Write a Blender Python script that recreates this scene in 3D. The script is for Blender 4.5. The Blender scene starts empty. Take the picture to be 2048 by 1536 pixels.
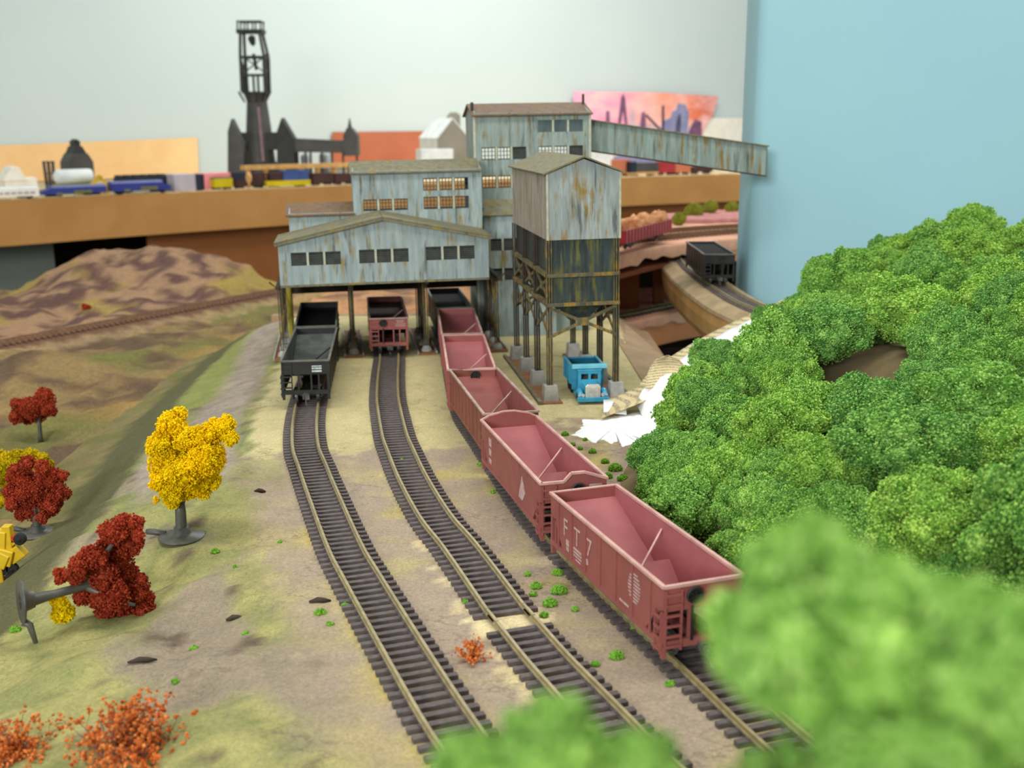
import bpy, math, random
import numpy as np
from mathutils import Vector, Matrix, noise
S = 0.01                      # every length below is in centimetres; meshes are built in metres
C = bpy.context.scene.collection
R = math.radians

# ------------------------------------------------------------------ camera geometry (level layout surface, lens 21 cm above the tie tops)
F_PX, PITCH, ROLL, CAM_H = 2191.85, 0.230967, -0.005105, 21.1776
_cp, _sp = math.cos(PITCH), math.sin(PITCH)
FWD = Vector((0, _cp, -_sp)); _up = Vector((0, _sp, _cp)); _rt = Vector((1, 0, 0))
RT = math.cos(ROLL) * _rt + math.sin(ROLL) * _up
UP = -math.sin(ROLL) * _rt + math.cos(ROLL) * _up
EYE = Vector((0, 0, CAM_H))
def ray(x, y): return (float(x) - 1024) * RT - (float(y) - 768) * UP + F_PX * FWD
def PX(x, y, Y):              # point of the photo at distance Y
    d = ray(x, y); return EYE + d * (float(Y) / d.y)
def PG(x, y, z=0.0):          # point of the photo on the level z
    d = ray(x, y); return EYE + d * ((z - CAM_H) / d.z)

# ------------------------------------------------------------------ helpers: objects
def tag(o, label, cat, group=None, kind=None):
    if label: o['label'] = label
    if cat: o['category'] = cat
    if group: o['group'] = group
    if kind: o['kind'] = kind
    return o
def empty(name, loc=(0, 0, 0), rz=0.0, rx=0.0, ry=0.0, parent=None):
    o = bpy.data.objects.new(name, None); C.objects.link(o)
    o.empty_display_size = 0.01
    o.location = Vector(loc) * S; o.rotation_euler = (rx, ry, rz)
    if parent: o.parent = parent
    return o
def thing(name, label, cat, loc=(0, 0, 0), rz=0.0, group=None, rx=0.0, ry=0.0):
    return tag(empty(name, loc, rz, rx, ry), label, cat, group)
def copy_tree(o, parent=None):
    c = o.copy(); C.objects.link(c)
    if parent: c.parent = parent
    for ch in [k for k in C.objects if k.parent == o]:
        copy_tree(ch, c)
    return c

class MB:
    def __init__(s): s.v = []; s.f = []; s.m = []; s.mi = 0
    def add(s, vs, fs, tf=None):
        b = len(s.v)
        s.v += [tuple(tf @ Vector(p)) if tf else tuple(p) for p in vs]
        s.f += [tuple(b + i for i in f) for f in fs]; s.m += [s.mi] * len(fs)
        return s
    def box(s, c, d, tf=None, rz=0):
        x, y, z = c; a, b, h = d[0] / 2, d[1] / 2, d[2] / 2
        vs = [(sx * a, sy * b, sz * h) for sz in (-1, 1) for sy in (-1, 1) for sx in (-1, 1)]
        if rz:
            cs, sn = math.cos(rz), math.sin(rz); vs = [(p[0] * cs - p[1] * sn, p[0] * sn + p[1] * cs, p[2]) for p in vs]
        vs = [(p[0] + x, p[1] + y, p[2] + z) for p in vs]
        return s.add(vs, [(0, 2, 3, 1), (4, 5, 7, 6), (0, 1, 5, 4), (2, 6, 7, 3), (0, 4, 6, 2), (1, 3, 7, 5)], tf)
    def bx(s, x0, x1, y0, y1, z0, z1, tf=None):
        return s.box(((x0 + x1) / 2, (y0 + y1) / 2, (z0 + z1) / 2), (abs(x1 - x0), abs(y1 - y0), abs(z1 - z0)), tf)
    def bar(s, p, q, w, h=None, up=(0, 0, 1)):
        h = h or w; p, q = Vector(p), Vector(q); d = (q - p)
        if d.length < 1e-6: return s
        d.normalize(); u = Vector(up)
        if abs(d.dot(u)) > .97: u = Vector((0, 1, 0)) if abs(d.y) < .9 else Vector((1, 0, 0))
        a = d.cross(u).normalized(); b = a.cross(d).normalized()
        vs = [e + a * sa * w / 2 + b * sb * h / 2 for e in (p, q) for sa, sb in ((-1, -1), (1, -1), (1, 1), (-1, 1))]
        return s.add(vs, [(0, 3, 2, 1), (4, 5, 6, 7), (0, 1, 5, 4), (1, 2, 6, 5), (2, 3, 7, 6), (3, 0, 4, 7)])
    def tube(s, pts, rad, n=8, cap=True):
        pts = [Vector(p) for p in pts]; rs = rad if isinstance(rad, (list, tuple)) else [rad] * len(pts)
        b0 = len(s.v); vs = []; fs = []; a = None
        for i, p in enumerate(pts):
            d = (pts[min(i + 1, len(pts) - 1)] - pts[max(i - 1, 0)]).normalized()
            if a is None:
                a = d.cross(Vector((0, 0, 1)) if abs(d.z) < .95 else Vector((1, 0, 0))).normalized()
            a = (a - d * a.dot(d)).normalized(); bb = d.cross(a)
            for k in range(n):
                t = 2 * math.pi * k / n; vs.append(p + (a * math.cos(t) + bb * math.sin(t)) * rs[i])
        for i in range(len(pts) - 1):
            for k in range(n):
                k2 = (k + 1) % n; fs.append((i * n + k, i * n + k2, (i + 1) * n + k2, (i + 1) * n + k))
        if cap:
            fs.append(tuple(range(n - 1, -1, -1))); fs.append(tuple((len(pts) - 1) * n + k for k in range(n)))
        return s.add(vs, fs)
    def cyl(s, p, q, r, n=16, r2=None): return s.tube([p, q], [r, r if r2 is None else r2], n)
    def prism(s, poly, e0, e1, axis='y', tf=None):   # poly in the other two axes (x,z) / (y,z) / (x,y)
        n = len(poly)
        def pt(a, b, e): return {'y': (a, e, b), 'x': (e, a, b), 'z': (a, b, e)}[axis]
        vs = [pt(a, b, e0) for a, b in poly] + [pt(a, b, e1) for a, b in poly]
        fs = [tuple(range(n)), tuple(range(2 * n - 1, n - 1, -1))] + [(i, i + n, (i + 1) % n + n, (i + 1) % n) for i in range(n)]
        return s.add(vs, fs, tf)
    def quadslab(s, a, b, c, d, t):                  # a slab: four corners, thickened along its normal
        a, b, c, d = map(Vector, (a, b, c, d)); n = (b - a).cross(d - a).normalized() * t
        vs = [a, b, c, d, a - n, b - n, c - n, d - n]
        return s.add(vs, [(0, 1, 2, 3), (7, 6, 5, 4), (0, 4, 5, 1), (1, 5, 6, 2), (2, 6, 7, 3), (3, 7, 4, 0)])
    def lathe(s, prof, n=24, c=(0, 0)):              # profile (r,z)
        vs = [(c[0] + r * math.cos(2 * math.pi * k / n), c[1] + r * math.sin(2 * math.pi * k / n), z) for r, z in prof for k in range(n)]
        fs = [(i * n + k, i * n + (k + 1) % n, (i + 1) * n + (k + 1) % n, (i + 1) * n + k) for i in range(len(prof) - 1) for k in range(n)]
        if prof[0][0] > 1e-4: fs.append(tuple(range(n - 1, -1, -1)))
        if prof[-1][0] > 1e-4: fs.append(tuple((len(prof) - 1) * n + k for k in range(n)))
        return s.add(vs, fs)
    def panel(s, u0, u1, w0, w1, holes, plane, e, t):
        """a wall with real openings. plane 'y': spans x=u, z=w at y=e..e+t ; plane 'x': spans y=u, z=w at x=e..e+t"""
        us = sorted({u0, u1} | {h[0] for h in holes} | {h[1] for h in holes}); ws = sorted({w0, w1} | {h[2] for h in holes} | {h[3] for h in holes})
        us = [u for u in us if u0 <= u <= u1]; ws = [w for w in ws if w0 <= w <= w1]
        solid = [[not any(h[0] - 1e-6 <= us[i] and us[i + 1] <= h[1] + 1e-6 and h[2] - 1e-6 <= ws[j] and ws[j + 1] <= h[3] + 1e-6 for h in holes)
                  for j in range(len(ws) - 1)] for i in range(len(us) - 1)]
        def P(u, w, d): return (u, e + d, w) if plane == 'y' else (e + d, u, w)
        for i in range(len(us) - 1):
            for j in range(len(ws) - 1):
                if not solid[i][j]: continue
                a, b, c, d = us[i], us[i + 1], ws[j], ws[j + 1]
                s.add([P(a, c, 0), P(b, c, 0), P(b, d, 0), P(a, d, 0)], [(0, 1, 2, 3)])
                s.add([P(a, c, t), P(b, c, t), P(b, d, t), P(a, d, t)], [(3, 2, 1, 0)])
                for di, dj, q in ((-1, 0, (a, c, a, d)), (1, 0, (b, d, b, c)), (0, -1, (b, c, a, c)), (0, 1, (a, d, b, d))):
                    ii, jj = i + di, j + dj
                    if 0 <= ii < len(us) - 1 and 0 <= jj < len(ws) - 1 and solid[ii][jj]: continue
                    s.add([P(q[0], q[1], 0), P(q[2], q[3], 0), P(q[2], q[3], t), P(q[0], q[1], t)], [(3, 2, 1, 0)])
        return s
    def build(s, name, mat, parent=None, smooth=False, loc=None, rz=0.0, bevel=0.0):
        me = bpy.data.meshes.new(name)
        me.from_pydata([(a * S, b * S, c * S) for a, b, c in s.v], [], s.f)
        ms = mat if isinstance(mat, (list, tuple)) else [mat]
        for m in ms: me.materials.append(m)
        if len(ms) > 1: me.polygons.foreach_set('material_index', s.m)
        if smooth: me.polygons.foreach_set('use_smooth', [True] * len(me.polygons))
        me.update()
        o = bpy.data.objects.new(name, me); C.objects.link(o)
        if parent: o.parent = parent
        if loc: o.location = Vector(loc) * S
        o.rotation_euler.z = rz
        if bevel:
            b = o.modifiers.new('edge', 'BEVEL'); b.width = bevel * S; b.segments = 2; b.limit_method = 'ANGLE'
        return o

def np_mesh(name, V, F, mat, parent=None, smooth=False):
    me = bpy.data.meshes.new(name); V = np.asarray(V, np.float32) * S; F = np.asarray(F, np.int32)
    me.vertices.add(len(V)); me.vertices.foreach_set('co', V.ravel())
    k = F.shape[1]; me.loops.add(F.size); me.loops.foreach_set('vertex_index', F.ravel())
    me.polygons.add(len(F)); me.polygons.foreach_set('loop_start', np.arange(0, F.size, k, dtype=np.int32))
    me.polygons.foreach_set('loop_total', np.full(len(F), k, np.int32))
    me.polygons.foreach_set('use_smooth', np.full(len(F), smooth, bool))
    me.materials.append(mat); me.update(calc_edges=True); me.validate()
    o = bpy.data.objects.new(name, me); C.objects.link(o)
    if parent: o.parent = parent
    return o

def text_mesh(name, txt, size, mat, parent, loc, rot, depth=0.004, align='CENTER'):
    cu = bpy.data.curves.new(name, 'FONT'); cu.body = txt; cu.size = size * S; cu.extrude = depth * S; cu.align_x = align; cu.align_y = 'CENTER'
    tmp = bpy.data.objects.new(name, cu); C.objects.link(tmp)
    bpy.context.view_layer.update()
    me = bpy.data.meshes.new_from_object(tmp.evaluated_get(bpy.context.evaluated_depsgraph_get()))
    bpy.data.objects.remove(tmp); bpy.data.curves.remove(cu)
    me.name = name; me.materials.clear(); me.materials.append(mat)
    o = bpy.data.objects.new(name, me); C.objects.link(o); o.parent = parent
    o.location = Vector(loc) * S; o.rotation_euler = rot
    return o

# ------------------------------------------------------------------ helpers: materials
def lin(c): return tuple(((x / 255) / 12.92 if x / 255 <= .04045 else ((x / 255 + .055) / 1.055) ** 2.4) for x in c) + (1,)
class N:
    def __init__(s, name):
        s.mat = bpy.data.materials.new(name); s.mat.use_nodes = True; s.t = s.mat.node_tree
        s.b = s.t.nodes['Principled BSDF']
    def n(s, typ, **kw):
        x = s.t.nodes.new(typ)
        for k, v in kw.items(): setattr(x, k, v)
        return x
    def l(s, a, b): s.t.links.new(a, b)
    def coords(s, scale=(1, 1, 1)):                  # object coordinates in centimetres
        tc = s.n('ShaderNodeTexCoord'); mp = s.n('ShaderNodeMapping'); mp.inputs['Scale'].default_value = [k * 100 for k in scale]
        s.l(tc.outputs['Object'], mp.inputs['Vector']); return mp.outputs['Vector']
    def noise(s, vec, scale, detail=4, rough=.55):
        x = s.n('ShaderNodeTexNoise'); x.inputs['Scale'].default_value = scale; x.inputs['Detail'].default_value = detail; x.inputs['Roughness'].default_value = rough
        s.l(vec, x.inputs['Vector']); return x.outputs['Fac']
    def ramp(s, fac, stops):
        x = s.n('ShaderNodeValToRGB'); e = x.color_ramp.elements
        while len(e) < len(stops): e.new(.5)
        for i, (p, c) in enumerate(stops): e[i].position = p; e[i].color = c
        s.l(fac, x.inputs['Fac']); return x.outputs['Color']
    def mix(s, fac, a, b, mode='MIX'):
        x = s.n('ShaderNodeMix', data_type='RGBA', blend_type=mode)
        for i, v in ((0, fac), (6, a), (7, b)):
            if isinstance(v, (int, float)) or isinstance(v, tuple): x.inputs[i].default_value = v
            else: s.l(v, x.inputs[i])
        return x.outputs[2]
    def bump(s, h, strength=.3, dist=.05):
        x = s.n('ShaderNodeBump'); x.inputs['Strength'].default_value = strength; x.inputs['Distance'].default_value = dist * S
        s.l(h, x.inputs['Height']); s.l(x.outputs['Normal'], s.b.inputs['Normal'])
    def done(s, col, rough=.7, metal=0, spec=.3):
        if isinstance(col, tuple): s.b.inputs['Base Color'].default_value = col
        else: s.l(col, s.b.inputs['Base Color'])
        s.b.inputs['Roughness'].default_value = rough; s.b.inputs['Metallic'].default_value = metal; s.b.inputs['Specular IOR Level'].default_value = spec
        return s.mat
W1, K0 = (1, 1, 1, 1), (0, 0, 0, 1)
def pm(name, c1, c2=None, scale=1.0, rough=.7, stretch=(1, 1, 1), bump=0.0, metal=0, spec=.3, lo=.35, hi=.65):
    m = N(name); c2 = c2 or tuple(k * .86 for k in c1)
    f = m.noise(m.coords(stretch), scale)
    if bump: m.bump(f, bump, .06)
    return m.done(m.ramp(f, [(lo, lin(c1)), (hi, lin(c2))]), rough, metal, spec)
def siding(name, base, base2, rust=.5, dark=.5, rustc=(128, 105, 48), pitch=.34, zs=.12):
    m = N(name); v = m.coords((1, 1, zs)); v2 = m.coords((1, 1, 1))
    a = m.ramp(m.noise(v, 1.6, 3), [(.38, lin(base)), (.62, lin(base2))])
    fine = m.ramp(m.noise(v, 6, 2), [(.3, (.82, .82, .82, 1)), (.7, W1)])
    col = m.mix(1.0, a, fine, 'MULTIPLY')
    r = m.ramp(m.noise(v, 1.9, 6, .62), [(.585 - .10 * rust, K0), (.70 - .10 * rust, W1)])
    big = m.ramp(m.noise(v2, .7, 3), [(.40 - .08 * rust, K0), (.56, W1)])
    rr = m.mix(1.0, r, big, 'MULTIPLY')
    col = m.mix(rr, col, lin(rustc))
    mp2 = m.coords((1.7, 1.7, zs * 1.6))
    d = m.ramp(m.noise(mp2, 1.3, 5, .6), [(.585 - .05 * dark, K0), (.72 - .05 * dark, (.7, .7, .7, 1))])
    col = m.mix(d, col, lin((52, 50, 46)))
    # corrugation / seams along the wall
    mp = m.n('ShaderNodeMapping'); tc = m.n('ShaderNodeTexCoord'); m.l(tc.outputs['Object'], mp.inputs['Vector']); mp.inputs['Scale'].default_value = (100, 100, 0)
    wv = m.n('ShaderNodeTexWave', wave_type='BANDS', bands_direction='DIAGONAL'); wv.inputs['Scale'].default_value = .16 / pitch
    m.l(mp.outputs['Vector'], wv.inputs['Vector'])
    m.bump(wv.outputs['Fac'], .35, .04)
    return m.done(col, .75, 0, .25)
def foam(name, dark, mid, light, vary=False, patch=.80):
    m = N(name); g = m.n('ShaderNodeNewGeometry')
    col = m.ramp(g.outputs['Random Per Island'], [(0, lin(dark)), (.45, lin(mid)), (1, lin(light))])
    f = m.ramp(m.noise(m.coords(), .55, 3), [(.38, (patch, patch + .06, patch + .06, 1)), (.65, (1.06, 1.04, 1, 1))])
    oi = m.n('ShaderNodeObjectInfo'); t = m.ramp(oi.outputs['Random'], [(0, (.80, .86, .86, 1)), (.35, (1, 1, 1, 1)), (.7, (1.0, .97, .8, 1)), (1, (1.14, 1.08, .92, 1))])
    if vary: col = m.mix(1.0, col, t, 'MULTIPLY')
    return m.done(m.mix(1.0, col, f, 'MULTIPLY'), .95, 0, .05)
def attr_ground(name, scale=5, amt=.25, bump=.4, rough=.95, crack=.5, crackc=(104, 90, 80)):
    m = N(name); a = m.n('ShaderNodeAttribute', attribute_name='pigment'); v = m.coords()
    n1 = m.noise(v, scale, 6, .7); n2 = m.noise(v, .8, 5, .6)
    n0 = m.noise(v, scale * 2.3, 3, .8); n1 = m.mix(.5, n1, n0)
    k = m.ramp(n1, [(.36, (1 - amt, 1 - amt, 1 - amt, 1)), (.66, (1 + amt * .6, 1 + amt * .6, 1 + amt * .55, 1))])
    k2 = m.ramp(n2, [(.3, (.86, .87, .9, 1)), (.7, (1.06, 1.05, 1.02, 1))])
    cn = m.noise(m.coords((1, 1.7, 1)), .42, 5, .62); cm_ = m.noise(v, .16, 3)
    c1 = m.ramp(cn, [(.478, K0), (.497, W1), (.503, W1), (.522, K0)]); c2 = m.ramp(cm_, [(crack, K0), (crack + .1, (.5, .5, .5, 1))])
    cr = m.mix(1.0, c1, c2, 'MULTIPLY')
    m.bump(n1, bump, .08)
    col = m.mix(1.0, m.mix(1.0, a.outputs['Color'], k, 'MULTIPLY'), k2, 'MULTIPLY')
    return m.done(m.mix(cr, col, lin(crackc)), rough, 0, .1)

MT = {}
def setup_materials():
    M = MT
    M['tie'] = pm('tie plastic', (104, 94, 92), (84, 76, 74), 2.5, .7)
    M['ballast_tie'] = pm('tie web', (112, 104, 84), (92, 86, 70), 3, .9)
    M['rail'] = pm('weathered rail', (158, 143, 100), (132, 118, 82), 2, .45, spec=.5)
    M['railtop'] = pm('rail head', (176, 160, 116), (150, 136, 100), 2, .35, spec=.5)
    M['red'] = pm('oxide red plastic', (152, 86, 80), (140, 78, 72), .7, .5, spec=.4)
    M['red_in'] = pm('oxide red inside', (170, 100, 102), (160, 92, 94), .7, .55, spec=.35)
    M['red2'] = pm('rust brown red plastic', (140, 82, 66), (122, 72, 58), .7, .55, spec=.35)
    M['red2_in'] = pm('rust brown inside', (150, 88, 82), (134, 76, 70), .7, .6)
    M['rim'] = pm('dusty pink rim', (202, 160, 148), (182, 138, 128), 1.2, .6)
    M['rim_grey'] = pm('dusty grey rim', (176, 150, 138), (150, 122, 112), 1.2, .6)
    M['red_shade'] = pm('oxide red shaded inside', (70, 36, 30), (52, 28, 24), 1, .7)  # car inside under the shed, its shade put into the colour
    M['black'] = pm('black plastic', (38, 39, 38), (29, 30, 30), 1, .4, spec=.5)
    M['black_in'] = pm('lighter grey inside', (92, 96, 92), (62, 66, 64), .5, .7)  # grey insides, lighter than the black car bodies
    M['black_coal'] = pm('dull black', (30, 30, 29), (20, 20, 20), 1, .85, spec=.15)
    M['rim_black'] = pm('worn black rim', (112, 110, 100), (84, 84, 78), 1, .5)
    M['underframe'] = pm('underframe black', (38, 38, 36), (26, 27, 26), 1.5, .5, spec=.4)
    M['wheel'] = pm('wheel steel', (120, 122, 118), (74, 76, 74), 2, .35, metal=.5)
    M['letter'] = pm('faded white lettering', (196, 170, 166), (176, 140, 134), 4, .7)
    M['letter_w'] = pm('pale blue white lettering', (196, 208, 210), (150, 162, 166), 4, .7)
    M['siding'] = siding('weathered blue grey siding', (162, 176, 174), (142, 156, 156), .6, .6, (140, 124, 72))
    M['siding2'] = siding('weathered green grey siding', (152, 166, 158), (136, 150, 144), .6, .5)
    M['siding3'] = siding('streaked bin siding', (164, 174, 172), (146, 154, 152), .8, .8, (140, 116, 62))
    M['siding_brown'] = siding('rusty side siding', (168, 160, 148), (150, 138, 124), .8, .6)
    M['conv'] = siding('streaked conveyor siding', (146, 162, 154), (124, 138, 130), .85, 1.0, zs=.1)
    M['roof'] = siding('olive grey roof', (128, 123, 98), (110, 107, 90), .7, .1, (140, 124, 60), .4, .6)
    M['roof_rust'] = siding('rusty roof', (126, 100, 80), (110, 92, 78), .8, .2, (130, 96, 40), .5, .5)
    M['steel'] = siding('ochre stained steel', (104, 98, 72), (84, 82, 66), 1.0, .5, (150, 116, 44), .5, .5)
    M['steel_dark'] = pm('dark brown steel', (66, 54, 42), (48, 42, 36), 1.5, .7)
    M['bin_plate'] = siding('dark stained bin plate', (62, 74, 72), (48, 58, 60), 1.0, .5, (100, 98, 52), .6, .14)
    M['muntin'] = pm('window bars', (70, 74, 70), (52, 56, 54), 2, .7)
    M['mullion'] = pm('window posts', (186, 188, 168), (168, 168, 146), 2, .7)
    M['louver'] = pm('dark louvre', (66, 68, 62), (50, 52, 48), 2, .6)
    M['concrete'] = pm('footing concrete', (176, 174, 166), (154, 152, 146), 1.5, .9, bump=.3)
    M['rustpad'] = pm('rust brown plank', (150, 104, 62), (120, 88, 60), 1, .85)
    M['plank'] = pm('grey plank', (128, 120, 96), (108, 100, 84), 1, .85)
    M['truck_blue'] = pm('blue enamel', (64, 160, 190), (48, 138, 172), .8, .35, spec=.5)
    M['truck_dark'] = pm('dark blue enamel', (30, 104, 124), (24, 92, 112), .8, .4)
    M['truck_light'] = pm('worn blue enamel edge', (120, 190, 206), (90, 172, 194), 1, .4)
    M['chrome'] = pm('chrome', (226, 222, 218), (200, 198, 194), 4, .25, metal=.35, spec=.6)
    M['tyre'] = pm('tyre rubber', (38, 38, 38), (28, 28, 28), 2, .8)
    M['amber'] = pm('cab interior brown', (100, 80, 50), (70, 56, 38), 2, .7)
    M['plaster'] = pm('white plaster', (250, 250, 250), (236, 238, 238), .8, .85, bump=.3)
    M['hillsoil'] = pm('brown hill soil', (124, 104, 78), (98, 90, 56), .5, .95, bump=.5)
    M['green'] = foam('green foam', (80, 126, 48), (124, 172, 72), (178, 212, 114), True)
    M['green2'] = foam('bluish green foam', (72, 120, 54), (108, 158, 72), (160, 198, 106), True)
    M['green_fg'] = foam('light green foam', (98, 146, 58), (138, 184, 80), (182, 216, 118), patch=.62)
    M['tuft'] = foam('bright green foam', (84, 140, 40), (118, 170, 56), (140, 186, 70))
    M['yellow'] = foam('yellow foam', (222, 168, 6), (242, 200, 10), (250, 218, 20))
    M['mustard'] = foam('mustard foam', (150, 124, 10), (196, 164, 14), (216, 188, 30))
    M['redfoam'] = foam('red foam', (122, 38, 24), (152, 54, 34), (178, 76, 50))
    M['orange'] = foam('orange foam', (176, 84, 38), (212, 112, 54), (228, 144, 80))
    M['bark'] = pm('moulded grey bark', (88, 86, 76), (66, 66, 60), 1.5, .45, stretch=(1, 1, .3), spec=.5)
    M['twig'] = pm('grey brown twig', (128, 110, 100), (104, 88, 80), 2, .8)
    M['fascia'] = pm('tan brown fascia', (190, 138, 76), (178, 126, 66), .08, .55, spec=.35)
    M['skirt'] = pm('brown skirting', (168, 104, 56), (154, 94, 48), .05, .75)
    M['cabinet'] = pm('grey cabinet', (116, 122, 112), (106, 112, 104), .05, .6)
    M['shelftop'] = pm('sandy shelf scenery', (206, 186, 146), (166, 148, 116), .25, .95, bump=.4)
    M['wall'] = pm('white wall paint', (202, 213, 210), (198, 210, 208), .02, .9, spec=.1)
    M['blue'] = pm('pale blue backdrop paint', (150, 190, 198), (147, 187, 196), .05, .75, spec=.2)
    M['peachboard'] = pm('peach board', (246, 208, 150), (236, 190, 132), .06, .8)
    M['redboard'] = pm('terracotta board', (194, 114, 82), (180, 104, 74), .06, .75)
    M['viaduct'] = pm('tan viaduct board', (206, 164, 104), (190, 146, 88), .3, .8)
    M['viaduct_top'] = pm('grey tan viaduct edge', (176, 154, 116), (152, 130, 98), .5, .9, bump=.3)
    M['pink'] = pm('pink scenery shell', (250, 194, 158), (226, 164, 136), .35, .95, bump=.5)
    M['pinkred'] = pm('pink red gravel', (204, 140, 132), (182, 120, 116), .8, .95, bump=.4)
    M['orangeboard'] = pm('orange board', (246, 166, 110), (230, 146, 94), .1, .75)
    M['orangebrown'] = pm('orange brown post', (164, 96, 52), (146, 84, 46), .2, .75)
    M['brownpanel'] = pm('red brown panel', (156, 88, 52), (130, 74, 44), .1, .8)
    M['recess_shade'] = pm('dark brown recess shade', (44, 30, 20), (34, 24, 18), .2, .9)  # dark colour standing in for the shade of deep recesses
    M['cardboard'] = pm('brown cardboard', (166, 138, 106), (148, 122, 92), .3, .85)
    M['furnace'] = pm('charcoal plastic', (78, 76, 72), (62, 61, 58), .25, .55, spec=.4)
    M['furnace_dk'] = pm('dark charcoal plastic', (58, 58, 56), (46, 46, 45), .25, .6)
    M['pinkstripe'] = pm('dusty pink stripe', (150, 120, 126), (130, 104, 110), .4, .7)
    M['stove'] = pm('pale grey stove', (168, 172, 174), (150, 156, 158), .3, .6)
    M['wood'] = pm('pale wood', (214, 170, 104), (190, 144, 84), .6, .8)
    M['locoblue'] = pm('dark blue loco paint', (58, 66, 140), (50, 58, 126), .3, .5)
    M['locolight'] = pm('blue grey loco roof', (98, 104, 152), (86, 92, 140), .3, .5)
    M['yel'] = pm('yellow paint', (206, 184, 20), (186, 166, 16), .4, .5)
    M['oliveyel'] = pm('olive stripe', (118, 114, 74), (104, 102, 70), .6, .6)
    M['whiteish'] = pm('warm white plastic', (250, 244, 230), (240, 232, 214), .3, .6)
    M['coolwhite'] = pm('cool white plastic', (222, 226, 222), (204, 208, 210), .3, .6)
    M['lilac'] = pm('lilac grey box', (184, 176, 184), (170, 162, 172), .3, .7)
    M['pinkbox'] = pm('pink box', (246, 152, 156), (228, 132, 138), .3, .7)
    M['navy'] = pm('dark navy', (40, 46, 62), (34, 38, 50), .3, .6)
    M['maroon'] = pm('dark maroon', (74, 46, 42), (58, 38, 36), .4, .7)
    M['greyhouse'] = pm('warm grey house', (138, 132, 118), (128, 122, 110), .15, .8)
    M['bluegrey'] = pm('blue load', (62, 86, 140), (52, 72, 120), .5, .6)
    M['gon'] = pm('gondola red', (170, 52, 56), (150, 44, 48), .6, .55)
    M['gonrib'] = pm('gondola rib', (210, 120, 124), (190, 100, 104), .8, .6)
    M['stump'] = pm('peach wood load', (244, 184, 136), (190, 118, 68), .9, .9, bump=.6)
    M['bush'] = foam('olive bush foam', (116, 120, 40), (146, 148, 54), (172, 172, 76))
    M['machine'] = pm('yellow machine plastic', (214, 178, 14), (190, 152, 10), .6, .45, spec=.45)
    M['redbit'] = pm('red foam bit', (196, 62, 30), (170, 50, 24), 1, .9)
    M['pane'] = pm('dull blue grey pane', (92, 106, 106), (74, 88, 90), 1.2, .5, stretch=(1, 1, .3)); M['fartie'] = pm('dusty brown far track', (132, 102, 80), (116, 90, 72), .6, .9); M['farrail'] = pm('rusty far rail', (150, 112, 84), (136, 102, 78), .6, .8)
    M['news'] = newsprint()
    M['ground'] = attr_ground('hill ground', 5, .34, .6)
    M['valley'] = attr_ground('valley ground', 2.2, .34, .8)
    M['poster_sky'] = poster_sky()
    M['mauve'] = pm('printed mauve', (140, 96, 130), (110, 74, 104), .3, .8)
    M['printblue'] = pm('printed blue grey', (128, 130, 170), (150, 150, 186), .25, .8)
    M['printdark'] = pm('printed dark', (74, 60, 84), (60, 50, 72), .3, .8)
    M['printpale'] = pm('printed pale', (222, 190, 196), (206, 170, 180), .3, .8)
    M['floor'] = pm('dim floor', (70, 62, 54), (60, 54, 48), .02, .8)
    M['lampmetal'] = pm('white lamp housing', (230, 230, 226), (220, 220, 216), .1, .5)

def newsprint():
    m = N('newsprint'); v = m.coords()
    mp = m.coords((6, 6, 16))
    t = m.noise(mp, 1.2, 2, .8)
    rows = m.n('ShaderNodeTexWave', wave_type='BANDS', bands_direction='Z'); rows.inputs['Scale'].default_value = 1.7
    rows.inputs['Distortion'].default_value = .6
    m.l(v, rows.inputs['Vector'])
    r = m.ramp(rows.outputs['Fac'], [(.55, K0), (.62, W1)]); q = m.ramp(t, [(.42, K0), (.5, W1)])
    k = m.mix(1.0, r, q, 'MULTIPLY')
    base = m.ramp(m.noise(v, .6), [(.3, lin((214, 198, 154))), (.7, lin((194, 176, 134)))])
    return m.done(m.mix(k, base, lin((146, 134, 112))), .9, 0, .1)
def poster_sky():
    m = N('printed sunset sky'); tc = m.n('ShaderNodeTexCoord'); sx = m.n('ShaderNodeSeparateXYZ'); m.l(tc.outputs['Generated'], sx.inputs[0])
    base = m.ramp(sx.outputs['X'], [(0, lin((246, 150, 205))), (.3, lin((250, 165, 190))), (.55, lin((248, 172, 150))), (.8, lin((240, 130, 95))), (1, lin((205, 105, 95)))])
    n = m.ramp(m.noise(m.coords((.5, .5, 1.2)), .12, 4), [(.4, K0), (.7, W1)])
    return m.done(m.mix(n, base, lin((254, 206, 200))), .6, 0, .2)
setup_materials()

# ------------------------------------------------------------------ paths
def catmull(pts, step=.25):
    P = [Vector((p[0], p[1], p[2] if len(p) > 2 else 0)) for p in pts]
    P = [P[0] * 2 - P[1]] + P + [P[-1] * 2 - P[-2]]; out = []
    for i in range(1, len(P) - 2):
        a, b, c, d = P[i - 1:i + 3]; n = max(2, int((c - b).length / step))
        for k in range(n):
            t = k / n
            out.append(.5 * (2 * b + (c - a) * t + (2 * a - 5 * b + 4 * c - d) * t * t + (3 * b - a - 3 * c + d) * t ** 3))
    out.append(P[-2]); return out
def resample(path, step):
    out = [path[0]]; acc = 0
    for a, b in zip(path, path[1:]):
        L = (b - a).length; 
        while acc + L >= step:
            t = (step - acc) / L; a = a + (b - a) * t; out.append(a); L = (b - a).length; acc = 0
        acc += L
    return out
def frames(path):
    r = []
    for i, p in enumerate(path):
        d = (path[min(i + 1, len(path) - 1)] - path[max(i - 1, 0)]).normalized()
        r.append((p, d, Vector((d.y, -d.x, 0)).normalized()))      # right-hand side
    return r
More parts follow.
